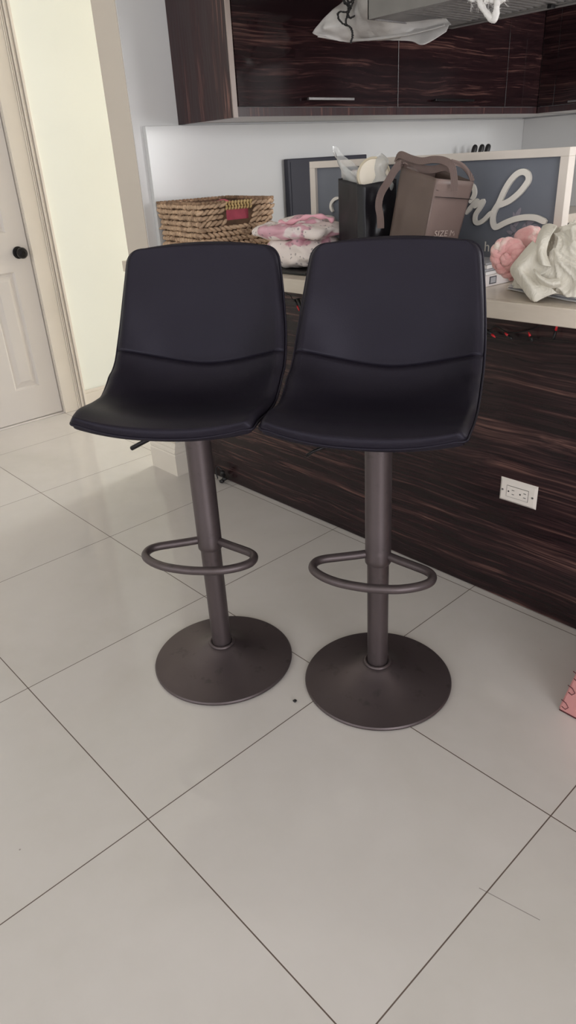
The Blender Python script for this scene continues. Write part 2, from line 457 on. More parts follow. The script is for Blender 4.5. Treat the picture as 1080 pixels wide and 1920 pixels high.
# tall ogee baseboard wrapped round the end of the partition
b = MB()
prof = [(.024, 0), (.024, .098), (.021, .104), (.0235, .110), (.022, .118), (.016, .126), (.017, .132), (.010, .140), (.008, .152), (0, .152)]
def ring(o):
    return [(XP0 - o, 1.9), (XP0 - o, YP - o), (XP1 + .004 + o * .75, YP - o), (XP1 + .004 + o * .75, 1.205)]
rows = [[b.bm.verts.new((x, y, z)) for x, y in ring(o)] for o, z in prof]
for A, B in zip(rows, rows[1:]):
    for i in range(3): b.bm.faces.new((A[i], A[i + 1], B[i + 1], B[i]))
bk = [b.bm.verts.new((x, y, 0)) for x, y in ring(0)]
bt = rows[-1]
for i in range(3): b.bm.faces.new((bk[i], bt[i], bt[i + 1], bk[i + 1])); b.bm.faces.new((bk[i], bk[i + 1], rows[0][i + 1], rows[0][i]))
for i in (0, 3): b.bm.faces.new([r_[i] for r_ in rows] + [bk[i]])
struct(b.build('baseboard_middle', M['trim']))

# ------------------------------------------------------------------ interior door
door = thing('door_1', None, None); del_keys = None
door['kind'] = 'structure'
b = MB(); X1 = XL - .012; X0 = X1 - .036
cols = [(.713, .855), (.971, 1.113)]; zs = [(.192, .813), (1.006, 1.62), (1.72, 1.90)]
# stiles and rails with real recessed panels
ys = [DY0 + .002, cols[0][0], cols[0][1], cols[1][0], cols[1][1], DY1 - .006]
for i in (0, 2, 4): b.box(X0, X1, ys[i], ys[i + 1], .012, DH - .004)
for (y0, y1) in cols:
    prev = .012
    for z0, z1 in zs + [(DH - .004, 0)]:
        b.box(X0, X1, y0, y1, prev, z0); prev = z1
for (y0, y1) in cols:
    for z0, z1 in zs:
        def rc(d, x): return [(x, y0 + d, z0 + d), (x, y1 - d, z0 + d), (x, y1 - d, z1 - d), (x, y0 + d, z1 - d)]
        lv = [rc(0, X1), rc(.010, X1 - .011), (rc(.020, X1 - .011)), rc(.042, X1 - .003)]
        vr = [[b.bm.verts.new(p) for p in q] for q in lv]
        for A, B in zip(vr, vr[1:]):
            for i in range(4): b.bm.faces.new((A[i], A[(i + 1) % 4], B[(i + 1) % 4], B[i]))
        b.bm.faces.new(vr[-1])
b.build('door_slab', M['door'], door)
k = MB().lathe([(0, 0), (.030, 0), (.031, .004), (.028, .008), (.013, .011), (.011, .030), (.020, .036), (.0275, .046), (.028, .056), (.022, .066), (.010, .069), (.009, .066), (0, .066)],
               40, (X1, 1.157, .905), (1, 0, 0)).build('door_knob', M['knob'], door, 'auto')
b = MB()
b.box(XL - .12, XL + .004, DY1 - .001, DY1 + .02, 0, DH + .03).box(XL - .12, XL + .004, DY0 - .02, DY0 - .001, 0, DH + .03)
def casing(y0, sgn):
    b.box(XL, XL + .012, min(y0, y0 + sgn * .085), max(y0, y0 + sgn * .085), 0, DH + .06, .002)
    for k_, (a, c, h) in enumerate(((.085, .092, .017), (.095, .103, .014), (.106, .116, .022), (.118, .124, .018), (.126, .140, .026))):
        b.box(XL, XL + h, min(y0 + sgn * a, y0 + sgn * c), max(y0 + sgn * a, y0 + sgn * c), 0, DH + .06 + a * .9, .002)
casing(DY1 + .001, 1); casing(DY0 - .001, -1)
b.box(XL, XL + .012, DY0 - .1, DY1 + .1, DH + .03, DH + .12, .002).box(XL, XL + .024, DY0 - .14, DY1 + .141, DH + .12, DH + .165, .003)
struct(b.build('trim_1', M['trim']), 'white moulded casing around the interior door')
struct(MB().box(XL - .12, XL + .002, DY0, DY1, 0, .008, .002).build('trim_2', M['door']), 'pale threshold strip under the white door')

# ------------------------------------------------------------------ kitchen joinery
BX = XP1 + .004
# base cabinets
pen = thing('base_cabinet', 'kitchen peninsula body clad in dark ebony laminate with a low outlet', 'cabinet')
MB().box(BX + .002, 2.28, 1.2545, 1.90, .0, .880).build('cabinet_body', M['paint_grey'], pen)
MB().box(BX + .002, 2.28, 1.2445, 1.2545, .004, .880).build('front_panel', M['ebony_panel'], pen)
rebase(pen, (.8, 1.5, 0))
back_base = tag(MB().box(BX + .002, -.31, 1.91, YK - .002, 0, .880).build('base_cabinet', M['ebony_side']), 'dark base cabinet along the kitchen wall below the backsplash', 'cabinet')
ct = MB()
ZT, ZB = .927, .884
ct.box(XP0 - .027, 2.28, 1.122, YP - .0015, ZB, ZT, .0025).box(XP0 - .027, XP0 - .0015, YP - .0015, 1.20, ZB, ZT)
ct.box(XP1 + .0055, 2.28, YP - .0015, 1.95, ZB, ZT).box(XP1 + .0055, -.28, 1.95, YK - .002, ZB, ZT)
tag(ct.build('countertop', M['ledge']), 'thick beige stone countertop carrying the basket, bags and sign', 'countertop')
# glossy backsplash slabs
struct(MB().box(BX + .0005, BX + .021, 1.187, YK - .001, ZT + .0005, 1.405, .001).build('trim_3', M['glossy_backsplash']), 'glossy white backsplash slab on the kitchen wall')
struct(MB().box(BX + .022, XK - .002, YK - .02, YK - .0005, ZT + .0005, 1.405, .001).build('trim_4', M['glossy_backsplash']), 'glossy backsplash slab on the far kitchen wall')

# wall cabinets: one unit per pair of seams
CF, CZ0, CZ1, CY = -.56, 1.412, 2.25, 1.352
def wall_cab(label, y0, y1, end=False, handle=None, seam=None):
    t = thing('wall_cabinet', label, 'cabinet', group='glossy ebony wall cabinets')
    MB().box(BX + .001, CF - .024, y0 + (.022 if end else .001), y1 - .001, CZ0, CZ1).build('cabinet_body', M['paint_grey'], t)
    if end:
        MB().box(BX + .001, CF - .004, y0, y0 + .020, CZ0 - .004, CZ1).build('side_panel', M['ebony_side'], t)
        MB().box(CF - .004, CF + .001, y0, y0 + .020, CZ0 - .004, CZ1).build('edge_band', M['edge'], t)
    MB().box(CF - .022, CF - .004, y0 + (.022 if end else .001), y1 - .001, CZ0, CZ0 + .028).build('bottom_rail', M['ebony_side'], t)
    d = MB().box(CF - .022, CF, y0 + (.026 if end else .002), y1 - .002, CZ0 + .030, CZ1, .0012).build('door', M['ebony_door_y'], t)
    if handle:
        h = MB().box(CF + .016, CF + .026, handle[0], handle[1], 1.462, 1.471, .001)
        for yy in (handle[0] + .02, handle[1] - .02): h.box(CF, CF + .018, yy - .004, yy + .004, 1.463, 1.470)
        h.build('handle', M['steel'] if handle[2] else M['knob'], d)
    rebase(t, (-.75, (y0 + y1) / 2, CZ0))
    return t
wall_cab('leftmost glossy ebony wall cabinet with upright grained side and bright bar handle', CY, 2.262, True, (1.705, 1.96, 1))
wall_cab('glossy ebony wall cabinet with dark bar handle, second from the left', 2.262, 3.106, False, (2.50, 2.80, 0))
wall_cab('narrow handleless ebony wall cabinet filling the kitchen corner', 3.106, YK - .003)
t = thing('wall_cabinet', 'glossy ebony wall cabinet on the far wall, behind the range hood', 'cabinet', group='glossy ebony wall cabinets')
CFY = 3.42
MB().box(CF + .002, XK - .003, CFY + .024, YK - .003, CZ0, CZ1).build('cabinet_body', M['paint_grey'], t)
for i, (a, c) in enumerate(((CF + .004, -.47), (-.468, .3), (.302, 1.0), (1.002, 1.64), (1.642, XK - .004))):
    d = MB().box(a, c, CFY, CFY + .022, CZ0 + .030, CZ1, .0012).build('door', M['ebony_door_x'], t)
    if i: 
        h0 = a + (.09 if i == 1 else .2); h = MB().box(h0, h0 + .26, CFY - .026, CFY - .016, 1.446, 1.455, .001)
        for xx in (h0 + .02, h0 + .24): h.box(xx - .004, xx + .004, CFY - .018, CFY, 1.447, 1.454)
        h.build('handle', M['steel'], d)
MB().box(CF + .002, XK - .003, CFY + .004, CFY + .022, CZ0, CZ0 + .028).build('bottom_rail', M['ebony_side'], t)
rebase(t, (.85, 3.6, CZ0))

# ------------------------------------------------------------------ outlet
t = thing('wall_outlet', 'white double wall outlet plate on the dark ebony panel', 'outlet')
c = Vector((.730, 1.2445, .3735)); hw, hh = .0585, .036
b = MB(); d = .007
b.hexa([(c.x - hw, c.y, c.z - hh), (c.x + hw, c.y, c.z - hh), (c.x + hw, c.y, c.z + hh), (c.x - hw, c.y, c.z + hh)],
       [(c.x - hw + d, c.y - .0065, c.z - hh + d), (c.x + hw - d, c.y - .0065, c.z - hh + d), (c.x + hw - d, c.y - .0065, c.z + hh - d), (c.x - hw + d, c.y - .0065, c.z + hh - d)])
plate = b.build('plate', M['plastic_white'], t)
MB().box(c.x - .0345, c.x + .0345, c.y - .0070, c.y - .006, c.z - .0178, c.z + .0178).build('insert_gap', M['knob'], t)
ins = MB().box(c.x - .0335, c.x + .0335, c.y - .0085, c.y - .006, c.z - .0168, c.z + .0168, .0008).build('receptacle', M['plastic_white'], t)
for sx in (-1, 1):
    s_ = MB()
    ox = c.x + sx * .0185
    s_.box(ox - .0005 + .002, ox + .008 + .002, c.y - .0088, c.y - .0084, c.z + .0055, c.z + .0072)
    s_.box(ox + .0005 + .002, ox + .008 + .002, c.y - .0088, c.y - .0084, c.z - .0072, c.z - .0055)
    s_.lathe([(0, .0001), (.0026, .0001), (.0026, .0004), (0, .0004)], 12, (ox - .0085, c.y - .0084, c.z), (0, -1, 0))
    s_.build('socket_slots', M['black_hole'], ins)
    MB().lathe([(0, 0), (.0032, 0), (.003, .001), (0, .0013)], 16, (c.x + sx * .0475, c.y - .0065, c.z), (0, -1, 0)).build('screw', M['steel'], t)
rebase(t, tuple(c))

# ------------------------------------------------------------------ bar stools
FD, FW_, FZ = .222, .200, .792
def seat_point(u, v, rounded=True):
    """u 0 front edge .. 1 top of the back, v -1..1 across; local x = forward, y = across, z up"""
    P_ = [(.215, .766), (.17, .772), (.10, .762), (.02, .752), (-.05, .755), (-.105, .782), (-.138, .832), (-.152, .90), (-.163, .98), (-.176, 1.045), (-.187, 1.092)]
    W_ = [.204, .208, .210, .211, .211, .211, .211, .209, .201, .192, .184]
    x = u * (len(P_) - 1); i = min(int(x), len(P_) - 2); t_ = x - i
    def cr(a, b_, c_, d_, t): return .5 * ((2 * b_) + (c_ - a) * t + (2 * a - 5 * b_ + 4 * c_ - d_) * t * t + (3 * b_ - a - 3 * c_ + d_) * t ** 3)
    g = lambda L, k, j=None: (L[max(0, min(len(L) - 1, k))] if j is None else L[max(0, min(len(L) - 1, k))][j])
    fx = cr(g(P_, i - 1, 0), g(P_, i, 0), g(P_, i + 1, 0), g(P_, i + 2, 0), t_)
    fz = cr(g(P_, i - 1, 1), g(P_, i, 1), g(P_, i + 1, 1), g(P_, i + 2, 1), t_)
    w = cr(g(W_, i - 1), g(W_, i), g(W_, i + 1), g(W_, i + 2), t_)
    # rounded corners
    Lt = .58; du0 = u * Lt; du1 = (1 - u) * Lt; r0, r1 = .020, .042
    if rounded and du0 < r0: w -= r0 * (1 - math.sqrt(max(0, 1 - (1 - du0 / r0) ** 2)))
    if rounded and du1 < r1: w -= r1 * (1 - math.sqrt(max(0, 1 - (1 - du1 / r1) ** 2)))
    q = v * v
    seatness = max(0, min(1, 1 - (u - .35) / .3)); backness = 1 - seatness
    edge = abs(v) ** 2.4
    fz += edge * (.020 * seatness)
    fx += edge * .066 * math.exp(-((u - .54) / .20) ** 2) + edge * .022 * backness
    fz += .046 * edge * math.exp(-((u - .43) / .15) ** 2)
    fx += .014 * (1 - q) * max(0, 1 - u / .12)
    fz += .008 * (1 - q) * max(0, (u - .9) / .1)
    return Vector((fx, v * w, fz))
UC = .610                                     # where the back panel is sewn to the seat
def crease_u(v): return UC - .068 * (1 - abs(v) ** 1.7) + .035
def seat_normal(u, v):
    e = 4e-3; u = min(max(u, .02), .97); v = max(-.96, min(.96, v))
    a = seat_point(u + e, v, False) - seat_point(u - e, v, False); b_ = seat_point(u, v + e, False) - seat_point(u, v - e, False)
    n = a.cross(b_)
    if n.length < 1e-9: return Vector((0, 0, 1))
    n.normalize()
    return n if n.z + n.x > 0 else -n
def shell(u0f, u1f, nu, nv, dense, thick=.030):
    bm_ = MB(); top = []; bot = []
    for i in range(nu):
        ti = i / (nu - 1); ti = ti ** 1.9 if dense == 0 else 1 - (1 - ti) ** 1.9
        ra, rb = [], []
        for j in range(nv):
            vv = -math.cos(PI * j / (nv - 1)); vv = .35 * vv + .65 * (-1 + 2 * j / (nv - 1))
            a, c_ = u0f(vv), u1f(vv); u = a + (c_ - a) * ti
            p = seat_point(u, vv); n = seat_normal(u, vv)
            du = min(u, 1 - u) * .58 / .013; dv = (1 - abs(vv)) * .21 / .013
            dm = min(du, dv, 1); e = math.sqrt(max(0, 1 - (1 - dm) ** 2))
            cr_ = min(1, abs(u - crease_u(vv)) * .58 / .005); groove = .0004 * (1 - cr_ ** .6)
            # soft creases near the sewn line at the sides
            wr = .0016 * noise.noise(Vector((u * 40, vv * 7, 3))) * math.exp(-((u - crease_u(vv) + .05) / .06) ** 2) * abs(vv)
            h = thick / 2 * e
            ra.append(bm_.bm.verts.new(p + n * (h - groove * e + wr + .0005))); rb.append(bm_.bm.verts.new(p - n * (h + .0005)))
        top.append(ra); bot.append(rb)
    for i in range(nu - 1):
        for j in range(nv - 1):
            bm_.bm.faces.new((top[i][j], top[i + 1][j], top[i + 1][j + 1], top[i][j + 1]))
            bm_.bm.faces.new((bot[i][j], bot[i][j + 1], bot[i + 1][j + 1], bot[i + 1][j]))
    for i in range(nu - 1):
        for j in (0, nv - 1): bm_.bm.faces.new((top[i][j], top[i + 1][j], bot[i + 1][j], bot[i][j]))
    for i in (0, nu - 1):
        for j in range(nv - 1): bm_.bm.faces.new((top[i][j], top[i][j + 1], bot[i][j + 1], bot[i][j]))
    return bm_

def make_stool():
    st = thing('bar_stool', 'black faux-leather bar stool on a dark bronze trumpet base, the right one of the pair', 'bar stool', group='swivel bar stools')
    shell(lambda v: 0, crease_u, 54, 44, 0).build('seat', M['leather'], st, True)
    shell(crease_u, lambda v: 1, 50, 44, 1).build('backrest', M['leather'], st, True)
    # piping that closes the upholstery round the rim, slightly below the middle of the edge
    rim = []
    N = 60
    es = [(1 - math.cos(PI * i / N)) / 2 for i in range(N)]; es = [e * .35 + .65 * (e * e * (3 - 2 * e)) for e in es]
    for e in es: rim.append((e, -1))
    for i in range(N // 2): rim.append((1, -1 + 4 * i / N))
    for e in es: rim.append((1 - e, 1))
    for i in range(N // 2): rim.append((0, 1 - 4 * i / N))
    pp = []
    for u, v in rim: pp.append(seat_point(u, v) - seat_normal(u, v) * .006)
    MB().tube(pp, .0028, 8, closed=True).build('piping', M['leather'], st, True)
    for dz in (.007, -.007):
        sm = []
        for j in range(41):
            v = -.965 + 1.93 * j / 40; u = crease_u(v) + dz * .9
            sm.append(seat_point(u, v) + seat_normal(u, v) * .0146)
        MB().tube(sm, .0006, 6).build('stitching', M['leather'], st, True)
    MB().box(-.075, .075, -.075, .075, .722, .7335, .003).box(-.06, .06, -.045, .045, .70, .722, .004).build('mount_plate', M['black_hole'], st)
    MB().lathe([(0, .374), (.0285, .374), (.0290, .371), (.0310, .3705), (.0322, .3725), (.0322, .384), (.0315, .386), (.0315, .700), (.029, .703), (0, .703)], 48).build('pole_sleeve', M['metal_bronze'], st, 'auto')
    MB().lathe([(0, .055), (.0268, .055), (.0268, .374), (0, .374)], 48).build('pole', M['metal_bronze'], st, 'auto')
    MB().lathe([(0, .0), (.188, .0), (.1945, .0025), (.1955, .007), (.193, .0105), (.17, .0135), (.14, .0175), (.11, .0235), (.085, .031), (.066, .040), (.053, .047), (.043, .054), (.036, .058), (0, .058)], 96).build('base', M['metal_bronze'], st, 'auto')
    cl = [(.0272 + .0092 * (1 + math.cos(a)) / 2 * 1.0, .0615 + .0050 * math.sin(a)) for a in [2 * PI * k / 12 for k in range(13)]]
    MB().lathe(cl, 48).build('base_collar', M['metal_bronze'], st, True)
    # D shaped footrest
    half = [(.004, .024), (.020, .055), (.040, .098), (.052, .122), (.066, .137), (.085, .1415), (.104, .136), (.122, .118), (.138, .090), (.149, .055), (.154, 0)]
    pts = [(x, y, .3925) for x, y in half] + [(x, -y, .3925) for x, y in reversed(half[:-1])]
    MB().tube(smoothpath(pts, 5), .0105, 14).build('footrest', M['metal_bronze'], st, True)
    # height lever
    MB().tube(smoothpath([(.010, -.02, .706), (.022, -.055, .703), (.030, -.085, .694), (.036, -.115, .680)], 5), .0038, 10).build('lever', M['knob'], st, True)
    return st
right_stool = make_stool()
lv = [c_ for c_ in right_stool.children if c_.name.startswith('lever')][0]
def lever_grip(o):
    MB().tube([(.030, -.085, .694), (.0375, -.122, .677), (.0445, -.155, .661), (.045, -.157, .660)], [.0055, .0058, .0058, .004], 12).build('grip', M['knob'], o, True)
def copy_thing(o):
    c_ = o.copy(); COL.objects.link(c_)
    for ch in o.children:
        d_ = ch.copy(); COL.objects.link(d_); d_.parent = c_
    return c_
left_stool = copy_thing(right_stool)
left_stool['label'] = 'black faux-leather bar stool on a dark bronze trumpet base, the left one nearer the door'
lv2 = [c_ for c_ in left_stool.children if c_.name.startswith('lever')][0]
lever_grip(lv2)
MB().tube([(.035, -.112, .682), (.041, -.140, .671), (.046, -.158, .660)], .0038, 10).build('grip', M['knob'], lv, True)
right_stool.location = (.6745, .6900, 0); right_stool.rotation_euler = (R(0), R(0), R(-60.5))
left_stool.location = (.3005, .4558, 0); left_stool.rotation_euler = (R(0), R(0), R(-55.5))

# ------------------------------------------------------------------ woven basket
def rotz(a): return Matrix.Rotation(a, 3, 'Z')
def basket():
    t = thing('woven_basket', 'square woven seagrass basket with cut-out handle on the countertop', 'basket')
    near = Vector((-.533, 1.140)); A = Vector((-.333, .053)); B = Vector((.045, .303))
    z0, z1 = ZT + .004, 1.143
    ctr = near + (A + B) / 2
    corners = [near, near + B, near + A + B, near + A]
    def wallp(k, s, z):
        """point on face k at fraction s, height z, slight taper to the foot"""
        p = corners[k].lerp(corners[(k + 1) % 4], s); f = .93 + .07 * (z - z0) / (z1 - z0)
        # rounded corners
        q = ctr + (p - ctr) * f
        return Vector((q.x, q.y, z))
    # inner wall (thin, closed bottom)
    b = MB(); dk = MB()
    def inset(z, k): 
        return [Vector((*(ctr + (c_ - ctr) * ((.93 + .07 * (z - z0) / (z1 - z0)) * k)), z)) for c_ in corners]
    hz0, hz1, hs0, hs1 = 1.080, 1.118, .36, .70
    # three closed faces as slabs + the handle face with its hole
    def slab(k, s0, s1, za, zb):
        def q(s, z, kk):
            p = wallp(k, s, z); return Vector((*(ctr + (Vector((p.x, p.y)) - ctr) * kk), z))
        dk.hexa([q(s0, za, .965), q(s1, za, .965), q(s1, za, .93), q(s0, za, .93)], [q(s0, zb, .965), q(s1, zb, .965), q(s1, zb, .93), q(s0, zb, .93)])
    for k in (1, 2, 3): slab(k, 0, 1, z0, z1 - .004)
    slab(0, 0, hs0, z0, z1 - .004); slab(0, hs1, 1, z0, z1 - .004); slab(0, hs0, hs1, z0, hz0); slab(0, hs0, hs1, hz1, z1 - .004)
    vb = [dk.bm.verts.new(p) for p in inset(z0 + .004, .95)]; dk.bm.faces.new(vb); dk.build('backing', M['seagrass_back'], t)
    rows = 11
    for k in range(4):
        L = (corners[(k + 1) % 4] - corners[k]).length
        d = (corners[(k + 1) % 4] - corners[k]).normalized(); ang = math.atan2(d.y, d.x)
        for r_ in range(rows):
            z = z0 + .008 + r_ * (z1 - z0 - .018) / (rows - 1)
            if k in (3, 1):                      # beaded coil rows
                step = .0160 if r_ > 4 else .0215
                n = int(L / step)
                for i in range(n + 1):
                    s = (i + .5 * (r_ % 2)) / n
                    if s > 1.01: continue
                    p = wallp(k, min(1, s), z + rnd.uniform(-.0015, .0015))
                    rr = rnd.uniform(.85, 1.15)
                    b.blob(p, (.0080 * rr if r_ > 4 else .0108 * rr, .0095, .0092 * rr), rotz(ang + rnd.uniform(-.3, .3)), 2, .3)
            else:                                # twisted rope rows: slanted strands
                step = .021; n = int(L / step)
                for i in range(n + 1):
                    s = (i + .35 * (r_ % 3)) / n
                    if s > 1.0: continue
                    if k == 0 and hs0 - .03 < s < hs1 + .03 and hz0 - .006 < z < z1: continue
                    p = wallp(k, s, z)
                    tilt = R(28 if r_ % 2 else 22) * (1 if r_ > 6 else -1) + rnd.uniform(-.15, .15)
                    m_ = rotz(ang) @ Matrix.Rotation(-tilt, 3, 'Y')
                    b.blob(p, (.0185 * rnd.uniform(.85, 1.15), .0100, .0068), m_, 2, .2)
    # loose fibre strands on the lower rows
    for i in range(70):
        s = rnd.random(); z = z0 + .02 + rnd.random() * .10; k = rnd.choice((0, 0, 3))
        p = wallp(k, s, z); q = wallp(k, min(1, s + .07), min(z1 - .05, z + rnd.uniform(-.008, .016)))
        out = Vector((p.x - ctr.x, p.y - ctr.y, 0)).normalized() * .011
        b.tube([p + out * .7, (p + q) / 2 + out * 1.15, q + out * .7], .0012, 4)
    b.build('body', M['seagrass'], t, True)
    b = MB()
    for k in range(4):
        L = (corners[(k + 1) % 4] - corners[k]).length; n = int(L / .016)
        d = (corners[(k + 1) % 4] - corners[k]).normalized(); ang = math.atan2(d.y, d.x)
        for i in range(n + 1):
            if k == 0 and hs0 - .01 < i / n < hs1: continue
            b.blob(wallp(k, i / n, z1), (.0115, .0085, .0065), rotz(ang) @ Matrix.Rotation(R(-18), 3, 'Y'), 1, .2)
    b.build('rim', M['seagrass_dark'], t, True)
    b = MB(); n = 8
    d = (corners[1] - corners[0]).normalized(); ang = math.atan2(d.y, d.x)
    for i in range(n + 1):
        s = hs0 + (hs1 - hs0) * i / n
        for dz, sg in ((.009, 1), (.0, -1), (-.009, 1)):
            b.blob(wallp(0, s, 1.130 + dz), (.0045, .0088, .0088), rotz(ang) @ Matrix.Rotation(R(35) * sg, 3, 'Y'), 1)
    b.build('handle', M['seagrass_pale'], t, True)
    rebase(t, (ctr.x, ctr.y, z0))
    # cloth inside
    b = MB()
    def f(u, v):
        x = (u - .5) * .84; y = (v - .5) * .84
        q = ctr + A * x + B * y
        edge = max(abs(x), abs(y)) / .42
        z = 1.142 - .085 * edge ** 7 + .012 * noise.noise(Vector((u * 7, v * 7, 1))) - .016 * (abs(x) / .42) ** 1.2 - .010 * (1 - v)
        return Vector((q.x, q.y, z))
    b.grid(f, 30, 30)
    tag(b.build('folded_cloth', M['pink_cloth'], None, True, [('SOLIDIFY', dict(thickness=.01, offset=-1))]), 'dusty pink cloth stuffed inside the woven basket', 'cloth')
basket()

# ------------------------------------------------------------------ quilts on a black tray
tag(MB().box(-.36, -.055, 1.185, 1.40, ZT + .0005, ZT + .009, .002).build('serving_tray', M['black_hole']), 'thin black tray lying under the folded baby quilts', 'tray')
def puffy(name, c, size, mat, seed, wr=.010, rot=0, nx=44, sq=4.0, parent=None, sag=0):
    """thick folded textile: a squared-off pillow with wrinkles"""
    b = MB(); r = bmesh.ops.create_icosphere(b.bm, subdivisions=5, radius=1)
    for v in b.bm.verts:
        d = v.co.normalized(); k_ = (abs(d.x) ** sq + abs(d.y) ** sq + abs(d.z) ** 2.6) ** (-1 / 3.1)
        p = Vector((d.x * k_ * size[0], d.y * k_ * size[1], d.z * k_ * size[2]))
        q = Vector((p.x * 26, p.y * 26, p.z * 40)) + Vector((seed, seed * 2, 0))
        w_ = noise.noise(q) * .6 + (abs(noise.noise(q * .55 + Vector((5, 5, 5)))) * 2 - .5) * .7
        p += d * w_ * wr; p.z -= sag * max(0, abs(d.x) - .6)
        if p.z < -size[2]: p.z = -size[2]
        v.co = Vector(c) + rotz(rot) @ p
    return b.build(name, mat, parent, True)
q0 = thing('folded_quilt', 'pink and white speckled baby quilt, the lower thick fold on the black tray', 'quilt', group='folded baby quilts')
puffy('quilt_layer', (-.180, 1.300, .986), (.118, .092, .049), M['quilt'], 3, .016, .02, parent=q0)
rebase(q0, (-.165, 1.31, ZT + .01))
q1 = thing('folded_quilt', 'pink-edged baby quilt bundled on top of the speckled folded quilt', 'quilt', group='folded baby quilts')
puffy('quilt_layer', (-.192, 1.300, 1.051), (.152, .100, .026), M['quilt'], 14, .014, .04, parent=q1)
puffy('quilt_layer', (-.190, 1.330, 1.074), (.085, .065, .020), M['quilt'], 21, .010, .25, parent=q1)
b = MB(); pts = smoothpath([(-.25, 1.262, 1.079), (-.20, 1.252, 1.078), (-.15, 1.258, 1.088), (-.11, 1.275, 1.098), (-.075, 1.305, 1.092), (-.065, 1.33, 1.080)], 8)
b.tube(pts, [.006 + .003 * math.sin(i * .7) for i in range(len(pts))], 12)
b.build('pink_edge', M['quilt_plain'], q1, True)
rebase(q1, (-.17, 1.32, 1.04))

# ------------------------------------------------------------------ black flat panel against the backsplash
t = thing('flat_panel', 'flat black panel standing against the white backsplash behind the grey sign', 'panel')
MB().box(-.876, -.848, 1.872, 2.392, ZT + .001, 1.268, .004).build('panel_body', M['black_panel'], t)
MB().box(-.8475, -.846, 1.885, 2.38, ZT + .02, 1.255).build('front_face', M['black_panel'], t)
rebase(t, (-.86, 2.13, ZT))

# ------------------------------------------------------------------ knife block with three handles
t = thing('knife_block', 'low block beside the far backsplash holding three dark-handled knives', 'knife block')
MB().box(-.80, -.70, 3.10, 3.34, ZT + .001, 1.16, .008).build('block', M['black_hole'], t); rebase(t, (-.75, 3.22, ZT))
for i, (lab, yy) in enumerate((('left', 3.150), ('middle', 3.216), ('right', 3.276))):
    kn = thing('knife', '%s one of the three dark-tipped handles above the sign frame' % lab, 'knife', group='knives in the block')
    p0 = Vector((-.75, yy - .045, 1.16)); p1 = Vector((-.75, yy - .012, 1.235)); p2 = Vector((-.75, yy + .008, 1.280))
    MB().tube([p0, p1], .010, 10).build('handle', M['steel'], kn, True)
    MB().tube(smoothpath([p1, (p1 + p2) / 2, p2], 3), [.012, .013, .0145, .0150, .0145, .013, .008], 12).build('handle_cap', M['black_hole'], kn, True)
    rebase(kn, tuple(p0 - Vector((0, 0, .06))))

# ------------------------------------------------------------------ framed sign
SY = 1.462
t = thing('framed_sign', 'long slate-grey sign with raised pale script in a whitewashed frame', 'sign')
sx0, sx1, sz0, sz1 = -.300, .655, ZT + .001, 1.2545
MB().box(sx0 + .02, sx1 - .02, SY + .012, SY + .020, sz0 + .02, sz1 - .018).build('board', M['sign_grey'], t)
fr = MB(); ft = .030
fr.box(sx0, sx1, SY, SY + .035, sz1 - .021, sz1, .001).box(sx0, sx1, SY, SY + .035, sz0, sz0 + .021, .001)
fr.box(sx0, sx0 + .026, SY, SY + .035, sz0 + .021, sz1 - .021, .001).box(sx1 - .024, sx1, SY, SY + .035, sz0 + .021, sz1 - .021, .001)
fr.build('frame', M['sign_frame'], t)
LY = SY + .008
def px(L): return [at(x, y, 1, LY) for x, y in L]
def ribbon(name, L, w, n=7, taper=True):
    p = smoothpath(px(L), n); N = len(p)
    p = [q + Vector((0, -.0035 * i / N, 0)) for i, q in enumerate(p)]
    ws = [w * (1 if not taper else (.55 + .45 * min(1, i / 5, (N - 1 - i) / 5))) for i in range(N)]
    b = MB().tube(p, 1, flat=(ws, .008, (0, 1, 0)))
    return b.build(name, M['letter'], t)
ribbon('letter_curl', [(636, 371), (629, 373), (623, 380), (622, 389), (626, 397)], .0105)
ribbon('letter_f', [(884, 345), (889, 352), (891, 361), (888, 371), (882, 380)], .0125)
ribbon('letter_u', [(874, 401), (884, 388), (893, 378), (895, 377), (891, 386), (896, 384), (907, 377), (902, 388), (893, 402), (892, 414), (898, 418), (908, 413), (918, 403), (925, 396)], .0125)
ribbon('letter_l', [(924, 396), (934, 384), (946, 358), (957, 340), (969, 327), (981, 322), (990, 326), (992, 336), (987, 346), (974, 362), (957, 376), (942, 383), (934, 386), (927, 399), (925, 414), (928, 424), (934, 425), (950, 417), (969, 410), (988, 407), (1005, 408), (1018, 413), (1026, 417)], .0155)
def text(s_, p, size, mat, parent, name, rot, ext=.0006, shear=0):
    cu = bpy.data.curves.new('txt', 'FONT'); cu.body = s_; cu.size = size; cu.extrude = ext; cu.shear = shear
    o = bpy.data.objects.new('txt', cu); COL.objects.link(o)
    bpy.context.view_layer.update()
    dg = bpy.context.evaluated_depsgraph_get(); me = bpy.data.meshes.new_from_object(o.evaluated_get(dg))
    bpy.data.objects.remove(o); me.materials.clear(); me.materials.append(mat)
    ob = bpy.data.objects.new(name, me); COL.objects.link(ob); ob.parent = parent
    ob.location = p; ob.rotation_euler = rot
    me.transform(Matrix.Identity(4))
    return ob
text('h', at(907, 471, 1, SY + .0115), .040, M['letter'], t, 'small_letter', (PI / 2, 0, 0))
text('s', at(969, 472, 1, SY + .0115), .040, M['letter'], t, 'small_letter', (PI / 2, 0, 0))
lf = MB()
def leaf(cx, cy, ang, L, w):
    c_ = at(cx, cy, 1, SY + .0113); n = 10; vs = []
    for i in range(n):
        a = 2 * PI * i / n; x = math.cos(a) * L / 2; z = math.sin(a) * w / 2 * (1 - .35 * math.cos(a))
        vs.append(lf.bm.verts.new(c_ + Vector((x * math.cos(ang) - z * math.sin(ang), 0, x * math.sin(ang) + z * math.cos(ang)))))
    lf.bm.faces.new(vs)
